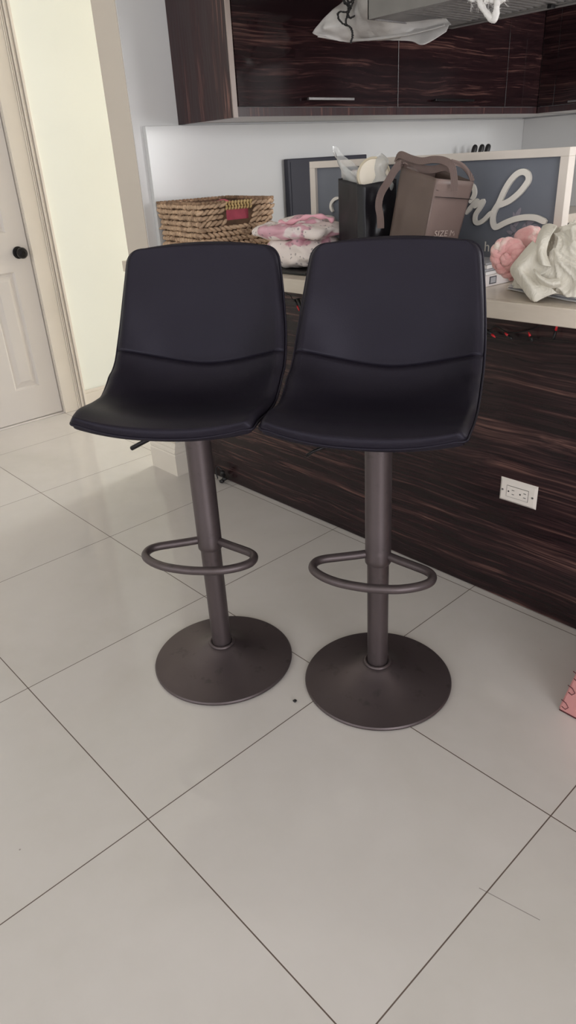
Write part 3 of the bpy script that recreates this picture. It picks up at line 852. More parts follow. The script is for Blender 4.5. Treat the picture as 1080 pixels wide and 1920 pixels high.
for a in ((972, 399, 1.1, .030, .013), (964, 404, 1.9, .020, .008), (981, 405, .5, .020, .009), (994, 417, .4, .030, .014), (984, 423, .9, .024, .010), (1003, 424, .1, .022, .010),
          (962, 428, 2.3, .028, .013), (956, 436, 2.8, .024, .010), (960, 446, 1.4, .028, .010), (968, 420, .7, .022, .010), (954, 450, 1.9, .024, .009), (975, 434, .9, .028, .008)): leaf(*a)
lf.build('leaf_print', M['leaf_print'], t, mods=[('SOLIDIFY', dict(thickness=.0006, offset=0))])
rebase(t, (.18, SY + .02, ZT))

# ------------------------------------------------------------------ black paper bag with wrapped goods
t = thing('paper_bag', 'open black paper bag standing on the countertop left of the brown tote', 'bag')
nr = Vector((.123, 1.27, 0)); lf_ = Vector((-.038, 1.33, 0)); rg = Vector((.158, 1.375, 0)); bk_ = lf_ + rg - nr
zt = {0: 1.187, 1: 1.203, 2: 1.203, 3: 1.196}
lean = Vector((-.006, 0, 0))
cs = [nr, rg, bk_, lf_]; tops = [1.187, 1.196, 1.205, 1.203]
def face(bm_, a, c_, za, zc, z0=ZT + .002, wr=.004, seed=0, n=14, fold=None):
    def f(u, v):
        p = a.lerp(c_, u); z = z0 + (za + (zc - za) * u - z0) * v
        nrm = (c_ - a).cross(Vector((0, 0, 1))).normalized()
        k_ = wr * noise.noise(Vector((u * 4 + seed, v * 5, seed))) * math.sin(PI * u) + (fold(u, v) if fold else 0)
        return Vector((p.x, p.y, z)) + nrm * k_
    bm_.grid(f, n, n)
m = MB(); face(m, nr, lf_, tops[0], tops[3], wr=.003, seed=2, n=24, fold=lambda u, v: -.012 * max(0, 1 - abs(u - .14) / .12)); m.build('side', M['paper_black_flat'], t, True, [('SOLIDIFY', dict(thickness=.0012, offset=0))])
m = MB(); face(m, rg, nr, tops[1], tops[0], wr=.012, seed=5, n=24); m.build('side', M['paper_black'], t, True, [('SOLIDIFY', dict(thickness=.0012, offset=0))])
m = MB(); face(m, bk_, rg, tops[2], tops[1], wr=.006, seed=8); face(m, lf_, bk_, tops[3], tops[2], wr=.004, seed=9); m.build('back_side', M['paper_black_flat'], t, True, [('SOLIDIFY', dict(thickness=.0012, offset=0))])
m = MB(); vs = [m.bm.verts.new(Vector((p.x, p.y, ZT + .003))) for p in cs]; m.bm.faces.new(vs); m.build('bottom', M['paper_black_flat'], t, mods=[('SOLIDIFY', dict(thickness=.001, offset=1))])
MB().box(-.005, .11, 1.325, 1.385, ZT + .006, 1.15, .004).build('filling', M['paper_black_flat'], t)
rebase(t, (.06, 1.35, ZT))
# cream disc, a little drum, sitting on a box inside the bag
t = thing('round_tin', 'round cream tin with pale gold rim standing upright in the black bag', 'tin')
ax_ = Vector((.78, -.58, .16)).normalized(); c0 = Vector((.084, 1.350, 1.204))
MB().lathe([(0, 0), (.046, 0), (.049, .003), (.049, .026), (.046, .029), (0, .030)], 48, c0, ax_).build('tin_body', M['cream_disc'], t, 'auto')
MB().lathe([(.0495, .024), (.0515, .025), (.0515, .030), (.046, .031), (.045, .029)], 48, c0, ax_).build('tin_rim', M['gold'], t, 'auto')
rebase(t, tuple(c0 - Vector((0, 0, .05))))
tag(MB().box(.002, .046, 1.34, 1.384, 1.152, 1.226, .008).build('small_carton', M['box_white']), 'small white carton poking out of the black bag beside the tin', 'carton')
b = MB()
def wrapf(u, v):
    a = 2 * PI * u; c_ = Vector((.058, 1.355)); 
    rx = .094 + .026 * noise.noise(Vector((math.cos(a) * 2, math.sin(a) * 2, v * 3))); ry = .034 + .010 * noise.noise(Vector((math.cos(a) * 3, v * 3, 7)))
    z = 1.165 + v * .085
    k_ = 1 - .18 * v
    x = c_.x + math.cos(a) * rx * k_ + .0 - .028 * v ** 2; y = c_.y + math.sin(a) * ry * k_
    peak = max(0, -math.cos(a)) ** 3 * .045 * v
    bump_ = max(0, math.cos(a - .2)) ** 2 * .018 * v
    return Vector((x - peak * .7, y, z + peak + bump_ - .03 * v * (1 - abs(math.cos(a)))))
b.grid(wrapf, 56, 14, closed_u=True)
tag(b.build('plastic_wrap', M['clear'], None, True), 'crumpled clear plastic wrap rising out of the black paper bag', 'plastic wrap')

# ------------------------------------------------------------------ brown tote bag
t = thing('tote_bag', 'brown coated tote bag with webbing straps and pale print, behind the right stool', 'bag')
zB = ZT + .002
TN, TLf, TR_ = Vector((.4085, 1.235, 1.199)), Vector((.252, 1.283, 1.231)), Vector((.447, 1.350, 1.184))
BN, BL, BR_ = Vector((.350, 1.235, zB)), Vector((.172, 1.300, zB)), Vector((.375, 1.350, zB))
TBk = TLf + (TR_ - TN) + Vector((.0, .0, .006)); BBk = BL + (BR_ - BN)
def quad(a0, a1, b0, b1, wr, seed, n=20, bulge=0):
    """a = bottom edge, b = top edge"""
    nrm = (a1 - a0).cross(b0 - a0).normalized()
    def f(u, v):
        p = a0.lerp(a1, u).lerp(b0.lerp(b1, u), v)
        return p + nrm * (wr * noise.noise(Vector((u * 3 + seed, v * 4, seed * .7))) * min(1, 6 * u * (1 - u)) + bulge * math.sin(PI * u) * math.sin(PI * min(1, v * 1.0)))
    return MB().grid(f, n, n)
sol = [('SOLIDIFY', dict(thickness=.0018, offset=0))]
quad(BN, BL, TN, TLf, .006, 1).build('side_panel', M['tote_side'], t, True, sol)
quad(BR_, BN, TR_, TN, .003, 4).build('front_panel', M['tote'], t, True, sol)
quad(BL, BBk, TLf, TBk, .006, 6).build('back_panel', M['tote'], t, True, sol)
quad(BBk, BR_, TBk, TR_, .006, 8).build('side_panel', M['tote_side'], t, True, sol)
m = MB(); m.bm.faces.new([m.bm.verts.new(p) for p in (BN, BL, BBk, BR_)]); m.build('bottom', M['tote_in'], t, mods=sol)
# stiff lining a little below the rim and the piped corner
m = MB(); m.bm.faces.new([m.bm.verts.new(p - Vector((0, 0, .045))) for p in (TN, TLf, TBk, TR_)]); m.build('lining', M['tote_in'], t)
MB().tube([BN, BN.lerp(TN, .5) + Vector((.001, -.001, 0)), TN], .0016, 6).build('corner_piping', M['tote'], t, True)
def strap(name, pts, w=.030, up=(0, 0, 1)):
    p = smoothpath(pts, 8); b_ = MB(); n = len(p); rings = []
    for i, q in enumerate(p):
        d = (p[min(n - 1, i + 1)] - p[max(0, i - 1)]).normalized()
        u_ = Vector(up) if not callable(up) else Vector(up(i / (n - 1)))
        sd = u_ - d * u_.dot(d); sd.normalize(); th = d.cross(sd) * .0012
        rings.append([b_.bm.verts.new(c_) for c_ in (q - sd * w / 2 - th, q + sd * w / 2 - th, q + sd * w / 2 + th, q - sd * w / 2 + th)])
    for A, B in zip(rings, rings[1:]):
        for k_ in range(4): b_.bm.faces.new((A[k_], A[(k_ + 1) % 4], B[(k_ + 1) % 4], B[k_]))
    b_.bm.faces.new(rings[0][::-1]); b_.bm.faces.new(rings[-1])
    return b_.build(name, M['webbing'], t, 'auto')
A_ = lambda x, y, Y: at(x, y, 1, Y)
# strap standing over the mouth: from the front panel up, over to the left, down behind
strap('strap', [A_(852, 358, 1.262), A_(851, 330, 1.262), A_(846, 310, 1.262), A_(832, 301, 1.266), A_(812, 299, 1.27), A_(790, 302, 1.28), A_(770, 297, 1.29), A_(752, 290, 1.30), A_(744, 296, 1.315), A_(748, 306, 1.335), A_(770, 312, 1.36)],
      .018, lambda s: (1, .3, 0) if s < .16 else (.1 - s * .1, .25, 1))
strap('strap', [A_(742, 296, 1.315), A_(756, 303, 1.30), A_(776, 305, 1.295), A_(792, 316, 1.29), A_(812, 318, 1.285), A_(835, 313, 1.28), A_(846, 318, 1.285)], .020, (0, .3, 1))
strap('strap', [A_(846, 303, 1.262), A_(866, 310, 1.31), A_(880, 326, 1.345), A_(886, 340, 1.352)], .012, (.2, .5, 1))
# strap that hangs over the left side
strap('strap', [A_(763, 312, 1.272), A_(752, 308, 1.262), A_(741, 318, 1.258), A_(728, 340, 1.256), A_(715, 362, 1.256), A_(710, 385, 1.256), A_(713, 405, 1.257), A_(714, 428, 1.26)], .021,
      lambda s: (.9, .35, -.3 + .6 * s))
pt = (TR_ - TN).normalized(); up_ = (TN - BN).normalized()
pos = A_(815, 444, 1.262); nrm = pt.cross(up_).normalized()
xx = (TR_ - TN); xx.z = 0; xx.normalize(); nn = xx.cross(up_).normalized(); yy_ = nn.cross(xx)
ob = text('SIZE M', (0, 0, 0), .021, M['print'], t, 'printed_text', (0, 0, 0), .0003)
# place on the front panel, reading along it
def on_front(x, y):
    d = RT * ((x - 540) / F_PX) + DN * ((y - 960) / F_PX) + FW
    n = (BR_ - BN).cross(TN - BN).normalized(); k_ = (BN - CAM).dot(n) / d.dot(n); return CAM + d * k_, n
p0_, n0 = on_front(813, 444); p1_, _ = on_front(851, 442); p2_, _ = on_front(815, 433)
ex = (p1_ - p0_).normalized(); ey = (p2_ - p0_); ey -= ex * ey.dot(ex); ey.normalize()
wid = max(v.co.x for v in ob.data.vertices); hei = max(v.co.y for v in ob.data.vertices)
sxx = (p1_ - p0_).length / wid; syy = (p2_ - p0_).length / hei
off_ = (CAM - p0_).normalized() * .011
mt = Matrix((ex * sxx, ey * syy, ex.cross(ey))).transposed().to_4x4(); mt.translation = p0_ + off_
ob.data.transform(mt)
# stitched patch where the strap meets the front
def on_f(x, y, o=.0035):
    q, _ = on_front(x, y); return q + (CAM - q).normalized() * o
m = MB(); m.bm.faces.new([m.bm.verts.new(on_f(*c_)) for c_ in ((844, 343), (859, 345), (857, 359), (843, 358))]); pa = m.build('strap_patch', M['webbing'], t, mods=sol)
for a_, b_ in (((845, 345), (856, 357)), ((857, 346), (845, 356)), ((844, 344), (858, 346)), ((843, 357), (857, 358))):
    MB().tube([on_f(*a_, .0055), on_f(*b_, .0055)], .0005, 4).build('stitching', M['tote_in'], pa)
MB().tube([on_f(818, 356), on_f(838, 361), on_f(862, 362), on_f(883, 363)], .0005, 4).build('hem_stitching', M['tote_in'], t)
rebase(t, (.26, 1.30, ZT))

# ------------------------------------------------------------------ white crumpled cloth
def ridged(p): return 1 - abs(noise.noise(p)) * 2
def cloth_pile():
    t = thing('crumpled_cloth', 'crumpled off-white cotton cloth heaped at the right end of the countertop', 'cloth')
    c = Vector((.815, 1.300, ZT + .0165))
    b = MB(); NU, NV = 200, 110
    def f(u, v):
        a = -PI + 2 * PI * u; e = v * PI / 2         # a round, e up
        d = Vector((math.cos(a) * math.cos(e), math.sin(a) * math.cos(e), math.sin(e)))
        q = Vector((d.x * 1.6 + .4 * d.z, d.y * 1.6, d.z * .9)); w1 = noise.noise(q * 1.3 + Vector((3, 1, 7))); w2 = noise.noise(q * 1.1 + Vector((9, 4, 2)))
        s_ = a * 3.4 + 5.0 * w1 + 1.8 * d.z
        fold = (1 - abs(math.sin(s_ * .9 + 2.2 * w2))) ** 1.6
        fold2 = ridged(q * 3.2 + Vector((w1, w2, 0)) * 1.6) ** 4
        k = 1 + .15 * w2
        rx, ry, rz = .155, .120, .150
        p = Vector((d.x * rx * k, d.y * ry * k, d.z * rz * (1 + .1 * w1)))
        am = .020 * (1 - .5 * d.z)
        p += d * (fold * am + fold2 * .008 - .008)
        # belly bulges low, tucked under at the foot
        p.z = max(p.z, 0)
        return c + p
    b.grid(f, NU, NV, closed_u=True)
    b.build('cloth_heap', M['linen'], t, True, [('SOLIDIFY', dict(thickness=.002, offset=-1))])
    # turned-over corner that runs down to the front edge
    def sheet_(name, rowsP, seed, amp):
        rs = [smoothpath([at(x, y, 1, Y) for x, y, Y in r_], 12) for r_ in rowsP]
        n = min(len(r_) for r_ in rs)
        cols = [smoothpath([r_[i] for r_ in rs], 8) for i in range(n)]
        m = len(cols[0]); mb = MB()
        vs = []
        for i in range(n):
            vs.append([])
            for j in range(m):
                p = cols[i][j].copy(); q = p * 38 + Vector((seed, 0, 0))
                p.y += amp * (noise.noise(q * .5)); p.z = max(p.z, ZT + .004)
                vs[-1].append(mb.bm.verts.new(p))
        for i in range(n - 1):
            for j in range(m - 1): mb.bm.faces.new((vs[i][j], vs[i + 1][j], vs[i + 1][j + 1], vs[i][j + 1]))
        mb.build(name, M['linen'], t, True, [('SOLIDIFY', dict(thickness=.0035, offset=0))])
    # big flap: outer left outline -> inner line
    sheet_('cloth_flap', [[(1000, 452, 1.24), (975, 480, 1.215), (957, 505, 1.20), (968, 528, 1.185), (984, 548, 1.165), (1003, 569, 1.148)],
                          [(1012, 462, 1.205), (990, 488, 1.190), (974, 505, 1.175), (984, 524, 1.165), (998, 543, 1.152), (1006, 566, 1.145)],
                          [(1026, 478, 1.215), (1004, 500, 1.200), (990, 512, 1.190), (1000, 526, 1.180), (1016, 540, 1.165), (1024, 556, 1.155)],
                          [(1040, 500, 1.205), (1022, 512, 1.195), (1008, 520, 1.185), (1018, 530, 1.175), (1034, 540, 1.165), (1044, 549, 1.165)]], 2, .006)
    sheet_('cloth_fold', [[(1018, 424, 1.30), (1008, 446, 1.24), (1004, 470, 1.21), (1012, 495, 1.19)],
                          [(1030, 420, 1.29), (1018, 444, 1.215), (1013, 472, 1.185), (1020, 498, 1.17)],
                          [(1044, 424, 1.27), (1032, 446, 1.215), (1024, 474, 1.20), (1032, 500, 1.185)]], 6, .004)
    sheet_('cloth_fold', [[(1000, 505, 1.185), (1012, 516, 1.172), (1028, 524, 1.165), (1048, 522, 1.175)],
                          [(1004, 512, 1.165), (1016, 524, 1.155), (1032, 532, 1.150), (1050, 530, 1.160)],
                          [(1006, 522, 1.180), (1018, 534, 1.170), (1034, 540, 1.165), (1052, 536, 1.175)]], 11, .003)
    rebase(t, (.8, 1.3, ZT))
cloth_pile()

# ------------------------------------------------------------------ chunky pink yarn
def plait(pts, R0, r, turns, name, mat, parent=None, ns=3):
    p = smoothpath(pts, 14); b = MB(); n = len(p)
    for k in range(ns):
        q = []; rr = []
        for i, c in enumerate(p):
            d = (p[min(n - 1, i + 1)] - p[max(0, i - 1)]).normalized(); u_ = Vector((0, 0, 1)) if abs(d.z) < .8 else Vector((0, 1, 0))
            s_ = d.cross(u_).normalized(); w_ = s_.cross(d)
            a = 2 * PI * (turns * i / n + k / ns); env = math.sin(PI * min(1, max(.06, i / (n - 1)) * 1.0)) ** .3 if 0 < i < n - 1 else .5
            q.append(c + (s_ * math.cos(a) + w_ * math.sin(a)) * R0 * env); rr.append(r * env * (1 + .18 * noise.noise(c * 60)))
        b.tube(q, rr, 12)
    return b.build(name, mat, parent, True)
YY = 1.232
o = plait([at(x, y, 1, YY + dy) for x, y, dy in ((962, 518, 0), (945, 507, 0), (934, 488, 0), (936, 469, .004), (951, 461, .012), (967, 467, .016), (973, 483, .012), (962, 496, .004), (949, 487, -.004), (952, 478, 0))],
      .0098, .0128, 5.0, 'wool_braid', M['yarn'])
tag(o, 'chunky pink and cream wool plait leaning between the magazines and white cloth', 'wool', 'chunky pink wool')
wb = at(988, 447, 1, 1.395)
b = MB(); b.blob(wb, (.040, .034, .030), rotz(.4) @ Matrix.Rotation(R(-25), 3, 'Y'), 4, .18)
b.blob(wb + Vector((-.020, 0, -.012)), (.022, .028, .024), None, 3, .2); b.blob(wb + Vector((.018, .006, -.026)), (.032, .028, .036), None, 3, .2)
b.blob((wb.x + .004, 1.415, ZT + .045), (.026, .026, .043), None, 3, .1)
tag(b.build('wool_ball', M['yarn'], None, True), 'smooth pink wool hank resting behind the plait against the grey sign', 'wool', 'chunky pink wool')

# ------------------------------------------------------------------ magazines and carton
t = thing('small_carton', 'white carton with a little printed square lying flat under the magazines', 'carton')
bb = [(.460, 1.272), (.556, 1.266), (.566, 1.385), (.470, 1.391)]
MB().hexa([(x, y, ZT + .001) for x, y in bb], [(x, y, .956) for x, y in bb]).build('carton_body', M['box_white'], t)
p, q = Vector((.556, 1.266, 0)), Vector((.566, 1.385, 0)); dd = (q - p).normalized(); nn2 = Vector((dd.y, -dd.x, 0))
def decal(u0, u1, z0, z1, off, mat, name, par):
    c_ = [p + dd * u0 + nn2 * off, p + dd * u1 + nn2 * off]
    m = MB().hexa([Vector((*c_[0].xy, z0)), Vector((*c_[1].xy, z0)), Vector((*(c_[1] - nn2 * .001).xy, z0)), Vector((*(c_[0] - nn2 * .001).xy, z0))],
                  [Vector((*c_[0].xy, z1)), Vector((*c_[1].xy, z1)), Vector((*(c_[1] - nn2 * .001).xy, z1)), Vector((*(c_[0] - nn2 * .001).xy, z1))])
    return m.build(name, mat, par)
decal(.020, .050, .933, .953, .0006, M['black_panel'], 'printed_square', t)
decal(.024, .046, .936, .950, .0011, M['paper_grey'], 'printed_square', t)
rebase(t, (.51, 1.33, ZT))
zc = .9565
for i in range(4):
    a = [.02, -.05, .04, -.02][i]; s = [(.455, 1.285), (.548, 1.280), (.555, 1.385), (.462, 1.390)]
    cx_, cy_ = .505, 1.335
    pts = [(cx_ + (x - cx_) * math.cos(a) - (y - cy_) * math.sin(a), cy_ + (x - cx_) * math.sin(a) + (y - cy_) * math.cos(a)) for x, y in s]
    th = [.008, .006, .009, .004][i]
    tag(MB().hexa([(x, y, zc) for x, y in pts], [(x, y, zc + th) for x, y in pts]).build('magazine', M['paper_grey'] if i % 2 else M['paper']),
        ['thin pale magazine, lowest of the pile on the white carton', 'thin grey magazine, second from the bottom of the pile beside the wool plait',
         'thicker pale magazine, third from the bottom of the pile beside the wool plait', 'thin grey magazine on top of the pile beside the wool plait'][i], 'magazine', 'magazines on the white carton')
    zc += th + .0012

# folded sheet with blue lines under the cloth
t = thing('folded_sheet', 'folded white sheet with blue grid lines under the crumpled cloth', 'sheet')
for i, (z, g, m_) in enumerate(((ZT + .001, 0, 'paper'), (ZT + .0045, .004, 'paper_grey'), (ZT + .008, .002, 'paper'), (ZT + .0115, .006, 'map'))):
    def f(u, v, z=z, g=g, i=i):
        P0 = Vector((.626 + g, 1.262, 0)).lerp(Vector((1.02, 1.135 + g, 0)), u); P1 = Vector((.640 + g, 1.40, 0)).lerp(Vector((1.02, 1.42, 0)), u)
        p = P0.lerp(P1, v); return Vector((p.x, p.y, z + .0012 * (1 + noise.noise(Vector((u * 9, v * 4, i)))) ))
    MB().grid(f, 40, 8).build('sheet_layer', M[m_], t, True, [('SOLIDIFY', dict(thickness=.0018, offset=1))])
rebase(t, (.8, 1.28, ZT))

# ------------------------------------------------------------------ string of red-tipped lights under the ledge
t = thing('string_lights', 'dark cord of red-tipped mini lights hung under the countertop edge', 'string lights')
yL = 1.232
cordp = [(-.62, yL, .862), (-.45, yL, .845), (-.30, yL, .858), (-.19, yL - .004, .852), (-.165, yL - .006, .838), (-.14, yL - .004, .842), (-.08, yL, .846), (.2, yL, .858), (.45, yL, .852), (.58, yL, .820), (.62, yL, .838), (.66, yL, .826), (.72, yL, .840), (.76, yL, .862), (.80, yL, .874), (.90, yL, .855), (1.1, yL, .862), (1.4, yL, .85)]
MB().tube(smoothpath(cordp, 8), .0016, 6).build('cord', M['cord'], t, True)
def bulb(x0, z0, x1, z1, yy=1.226):
    a = Vector((x0, yy, z0)); c_ = Vector((x1, yy, z1)); m = a.lerp(c_, .55)
    so = MB().tube([a, m], .0034, 10).build('socket', M['cord'], t, True)
    MB().tube([m, m.lerp(c_, .5), c_], [.0032, .0030, .0012], 10).build('bulb', M['red_bulb'], so, True)
for bb_ in ((.598, .826, .626, .810), (.676, .812, .652, .826), (.734, .814, .720, .836), (.790, .826, .796, .868), (-.155, .838, -.135, .802), (.95, .83, .94, .80), (-.42, .84, -.41, .80)): bulb(*bb_)
a = Vector((-.138, 1.226, .842)); MB().tube([a, a + Vector((.017, 0, -.038))], .004, 10).build('socket', M['cord'], t, True)
rebase(t, (.4, 1.23, .86))

# black plastic scrap at the foot of the panel
b = MB()
for k in range(5): b.blob((-.665 + .010 * math.sin(k * 2.1), 1.215 - .008 * math.cos(k * 1.7), .012 + .011 * k), (.012, .011, .009), rotz(k), 2, .4)
b.tube(smoothpath([(-.668, 1.215, .06), (-.69, 1.21, .075), (-.70, 1.205, .05), (-.685, 1.2, .02)], 6), .003, 8)
tag(b.build('cord_clip', M['black_hole'], None, True), 'small black tangled plug lying at the foot of the ebony panel', 'plug')

# ------------------------------------------------------------------ pink foam block at the right edge
t = thing('foam_block', 'pink interlocking foam block standing on the floor at the right edge', 'foam block')
y0 = .911
bt_ = [(1.076, y0), (1.50, y0 - .01), (1.50, y0 + .30), (1.075, y0 + .30)]
tp_ = [(1.118, y0 + .004), (1.46, y0 - .006), (1.46, y0 + .296), (1.116, y0 + .296)]
m = MB().hexa([(x, y, .0005) for x, y in bt_], [(x, y, .20) for x, y in tp_])
bmesh.ops.bevel(m.bm, geom=list(m.bm.edges), offset=.004, segments=3, affect='EDGES')
m.build('foam_body', M['foam_pink'], t, 'auto')
for (x_, z_) in ((1.087, .026), (1.097, .078), (1.104, .125)):
    q = [(x_ - .006, z_ + .010), (x_ + .006, z_ + .006), (x_ + .014, z_ - .004), (x_ + .007, z_ - .014), (x_ - .002, z_ - .010)]
    MB().tube([(x, y0 - .0005, z) for x, z in q], .0011, 6).build('seam', M['slit'], t, True)
MB().tube([(1.080, y0 - .001, .003), (1.3, y0 - .006, .003), (1.49, y0 - .011, .003)], .0016, 6).build('seam', M['slit'], t, True)
rebase(t, (1.28, 1.06, 0))

# crumb of dirt between the stool bases
tag(MB().blob((.577, .474, .0035), (.0055, .0045, .0035), None, 2, .5).build('crumb', M['black_hole'], None, True), 'tiny dark crumb on the tile between the two stool bases', 'crumb')

# ------------------------------------------------------------------ range hood
t = thing('range_hood', 'stainless steel range hood with slatted filters above the peninsula', 'range hood')
HX0, HX1, HY0, HY1, HZ = -.150, .76, 1.60, 2.055, 1.65
b = MB(); w_ = .030
b.box(HX0, HX1, HY0, HY0 + w_, HZ, HZ + .07).box(HX0, HX1, HY1 - w_, HY1, HZ, HZ + .07).box(HX0, HX0 + .004, HY0, HY1, HZ, HZ + .07).box(HX1 - w_, HX1, HY0, HY1, HZ, HZ + .07)
b.hexa([(HX0, HY0, HZ + .07), (HX1, HY0, HZ + .07), (HX1, HY1, HZ + .07), (HX0, HY1, HZ + .07)], [(.16, 1.70, HZ + .27), (.46, 1.70, HZ + .27), (.46, 1.95, HZ + .27), (.16, 1.95, HZ + .27)])
b.box(.16, .46, 1.70, 1.95, HZ + .27, ZC - .001)
b.build('canopy', M['steel'], t)
MB().box(HX0 + .004, HX0 + .10, HY0 + w_, HY1 - w_, HZ + .004, HZ + .012).build('end_plate', M['steel'], t)
for i in range(2):
    x0 = HX0 + .10 + i * .39; f_ = MB(); n = 15
    f_.box(x0, x0 + .386, HY0 + w_ + .001, HY0 + w_ + .02, HZ + .003, HZ + .014).box(x0, x0 + .386, HY1 - w_ - .02, HY1 - w_ - .001, HZ + .003, HZ + .014)
    for k in range(n):
        xx_ = x0 + .006 + k * .386 / n
        f_.hexa([(xx_, HY0 + .05, HZ + .004), (xx_ + .012, HY0 + .05, HZ + .004), (xx_ + .012, HY1 - .05, HZ + .004), (xx_, HY1 - .05, HZ + .004)],
                [(xx_ + .003, HY0 + .05, HZ + .014), (xx_ + .020, HY0 + .05, HZ + .014), (xx_ + .020, HY1 - .05, HZ + .014), (xx_ + .003, HY1 - .05, HZ + .014)])
    f_.build('filter', M['steel'], t)
MB().box(HX0 + .10, HX1 - w_, HY0 + w_, HY1 - w_, HZ + .020, HZ + .024).build('filter_backing', M['steel_dark'], t)
MB().box(.250, .266, HY1 - .06, HY1 - .035, HZ - .006, HZ + .004, .002).build('filter_latch', M['knob'], t)
rebase(t, (.3, 1.83, HZ))

# plastic sheet slung under and beside the hood
def patch(name, rowsP, mat, seed=0, amp=.006, n=10, solid=.0015, parent=None):
    rs = [smoothpath([at(x, y, 1, Y) for x, y, Y in r_], n) for r_ in rowsP]; N = min(len(r_) for r_ in rs)
    cols = [smoothpath([r_[i] for r_ in rs], 8) for i in range(N)]; mb = MB(); vs = []
    for i, c_ in enumerate(cols):
        vs.append([])
        for j, p in enumerate(c_):
            q = p.copy(); f = noise.noise(q * 14 + Vector((seed, 0, 0))) + .5 * noise.noise(q * 40 + Vector((0, seed, 0)))
            q.y += amp * f; q.z += amp * .4 * f; vs[-1].append(mb.bm.verts.new(q))
    for i in range(N - 1):
        for j in range(len(vs[0]) - 1): mb.bm.faces.new((vs[i][j], vs[i + 1][j], vs[i + 1][j + 1], vs[i][j + 1]))
    return mb.build(name, mat, parent, True, [('SOLIDIFY', dict(thickness=solid, offset=0))])
t = thing('plastic_sheet', 'milky plastic sheet slung round the left end of the range hood', 'plastic sheet')
patch('sheet_panel', [[(585, 62, 1.70), (602, 40, 1.71), (622, 20, 1.73), (640, 6, 1.78), (660, -14, 1.76), (700, -50, 1.72), (760, -60, 1.70)],
                      [(588, 64, 1.70), (612, 52, 1.70), (640, 34, 1.73), (666, 22, 1.70), (690, 8, 1.64), (712, -6, 1.60), (760, -30, 1.585)],
                      [(592, 66, 1.70), (622, 66, 1.73), (655, 62, 1.75), (690, 54, 1.73), (726, 46, 1.74), (770, 42, 1.80), (830, 30, 1.85)],
                      [(596, 68, 1.70), (630, 76, 1.74), (664, 78, 1.79), (700, 76, 1.79), (740, 72, 1.80), (790, 62, 1.83), (846, 46, 1.88)]], M['sheet'], 4, .010, parent=t)
patch('sheet_panel', [[(690, 56, 1.80), (730, 54, 1.80), (770, 50, 1.82), (810, 46, 1.86), (842, 46, 1.90)],
                      [(706, 76, 1.80), (740, 76, 1.80), (770, 78, 1.80), (796, 83, 1.80), (836, 60, 1.88)]], M['sheet'], 9, .006, parent=t)
patch('sheet_hem', [[(596, 66, 1.69), (640, 73, 1.77), (690, 72, 1.77), (740, 66, 1.78), (790, 56, 1.81), (834, 44, 1.85)],
                    [(596, 69, 1.685), (640, 76, 1.765), (690, 76, 1.765), (740, 70, 1.775), (790, 60, 1.805), (834, 48, 1.845)]], M['sheet'], 3, .002, solid=.004, parent=t)
rebase(t, (-.3, 1.78, 1.66))
b = MB()
for L in ([(655, -20), (652, 0), (655, 12), (650, 22), (637, 22), (633, 28), (637, 38), (646, 46), (654, 49), (660, 56), (661, 66), (658, 80)],
          [(648, -20), (646, 0), (652, 10), (654, 20), (651, 30), (649, 40), (650, 48)], [(664, -20), (662, 4), (656, 18), (652, 26), (656, 34), (664, 30)], [(640, -14), (646, 6), (660, 2), (668, -10)]):
    p = smoothpath([at(x, y, 1, 1.685) for x, y in L], 7)
    for i, q in enumerate(p): b.blob(q + Vector((0, rnd.uniform(-.003, .003), 0)), (.0036, .0036, .0032), rotz(rnd.random()), 1, .4)
    b.tube(p, .0012, 5)
tag(b.build('beaded_cord', M['black_hole'], None, True), 'tangled black beaded cord dangling over the plastic sheet', 'cord')
b = MB()
loop = smoothpath([at(x, y, 1, 1.58) for x, y in ((880, -30), (895, -6), (905, 14), (915, 28), (926, 37), (930, 24), (932, 8), (938, -14))], 8)
b.tube(loop, [.0085 + .003 * noise.noise(q * 70) for q in loop], 10)
for i in range(500):
    q = rnd.choice(loop); d = Vector((rnd.gauss(0, 1), rnd.gauss(0, 1), rnd.gauss(0, 1))).normalized()
    b.tube([q + d * .006, q + d * rnd.uniform(.009, .014) + Vector((0, 0, .002))], .0003, 3)
for i in range(60): b.blob(at(rnd.uniform(876, 944), rnd.uniform(-40, 4), 1, 1.585), (.009, .006, .007), rotz(rnd.random()), 2, .6)
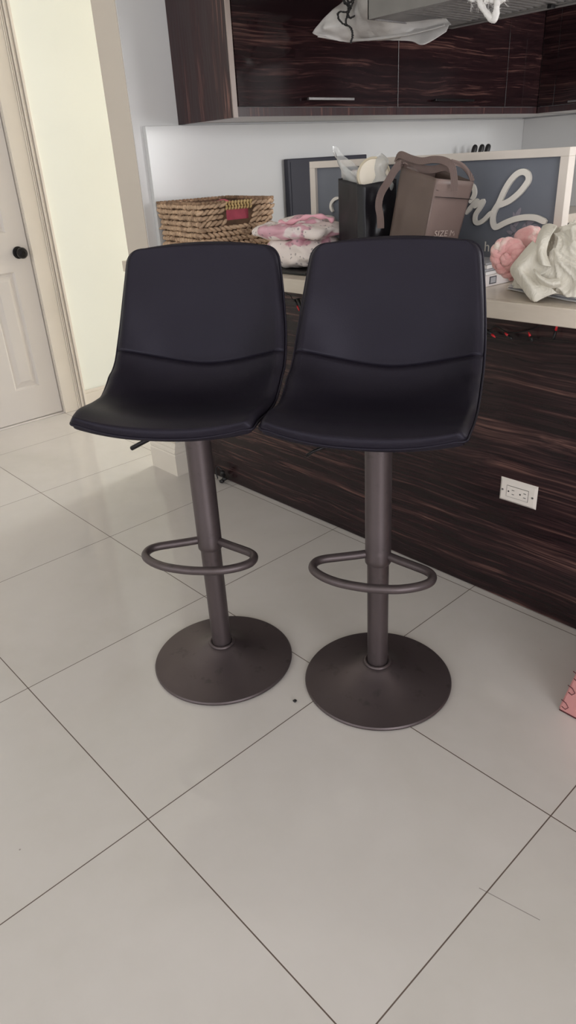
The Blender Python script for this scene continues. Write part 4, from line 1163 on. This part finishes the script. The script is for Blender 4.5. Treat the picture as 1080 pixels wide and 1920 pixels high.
for i in range(240):
    q = at(rnd.uniform(880, 945), rnd.uniform(-25, 10), 1, 1.585); d = Vector((rnd.gauss(0, 1), rnd.gauss(0, .4), rnd.gauss(0, 1))).normalized()
    b.tube([q, q + d * .012, q + d * .018 + Vector((.004, 0, -.003))], .0004, 3)
tag(b.build('fluffy_garland', M['fluff'], None, True), 'fluffy white garland loop hanging in front of the range hood', 'garland')

# ------------------------------------------------------------------ light: daylight through the windows
def area(name, loc, rot, sx, sy, power, col):
    ld = bpy.data.lights.new(name, 'AREA'); ld.shape = 'RECTANGLE'; ld.size = sx; ld.size_y = sy; ld.energy = power; ld.color = col
    o = bpy.data.objects.new(name, ld); COL.objects.link(o); o.location = loc; o.rotation_euler = rot; return o
def win_area(name, axis, p, h, power, col):
    u0, u1, z0, z1 = h; c_ = (u0 + u1) / 2; zc_ = (z0 + z1) / 2
    if axis == 'x': area(name, (p, c_, zc_), (0, R(90), 0), z1 - z0, u1 - u0, power, col)
    elif axis == 'yf': area(name, (c_, p, zc_), (R(90), 0, 0), u1 - u0, z1 - z0, power, col)
    else: area(name, (c_, p, zc_), (R(-90), 0, 0), u1 - u0, z1 - z0, power, col)
win_area('daylight_patio', 'x', XR + .13, WR[0], 76, (.98, .98, 1))
win_area('daylight_kitchen', 'x', XK + .13, WB[0], 62, (1, .995, .985))
win_area('daylight_front', 'yf', YF - .13, WF[0], 32, (.99, .98, 1))
win_area('daylight_hall', 'yb', YH + .13, WH[0], 180, (.97, 1, .965))
wd = bpy.data.worlds.new('sky'); S.world = wd; wd.use_nodes = True
bg = wd.node_tree.nodes['Background']; bg.inputs[0].default_value = (.9, .94, 1, 1); bg.inputs[1].default_value = .9
S.view_settings.view_transform = 'Standard'; S.view_settings.look = 'None'; S.view_settings.gamma = 1
S.view_settings.exposure = 0.0
S.view_settings.use_curve_mapping = False
S.cycles.max_bounces = 10; S.cycles.diffuse_bounces = 6; S.cycles.use_denoising = True
S.cycles.transparent_max_bounces = 12
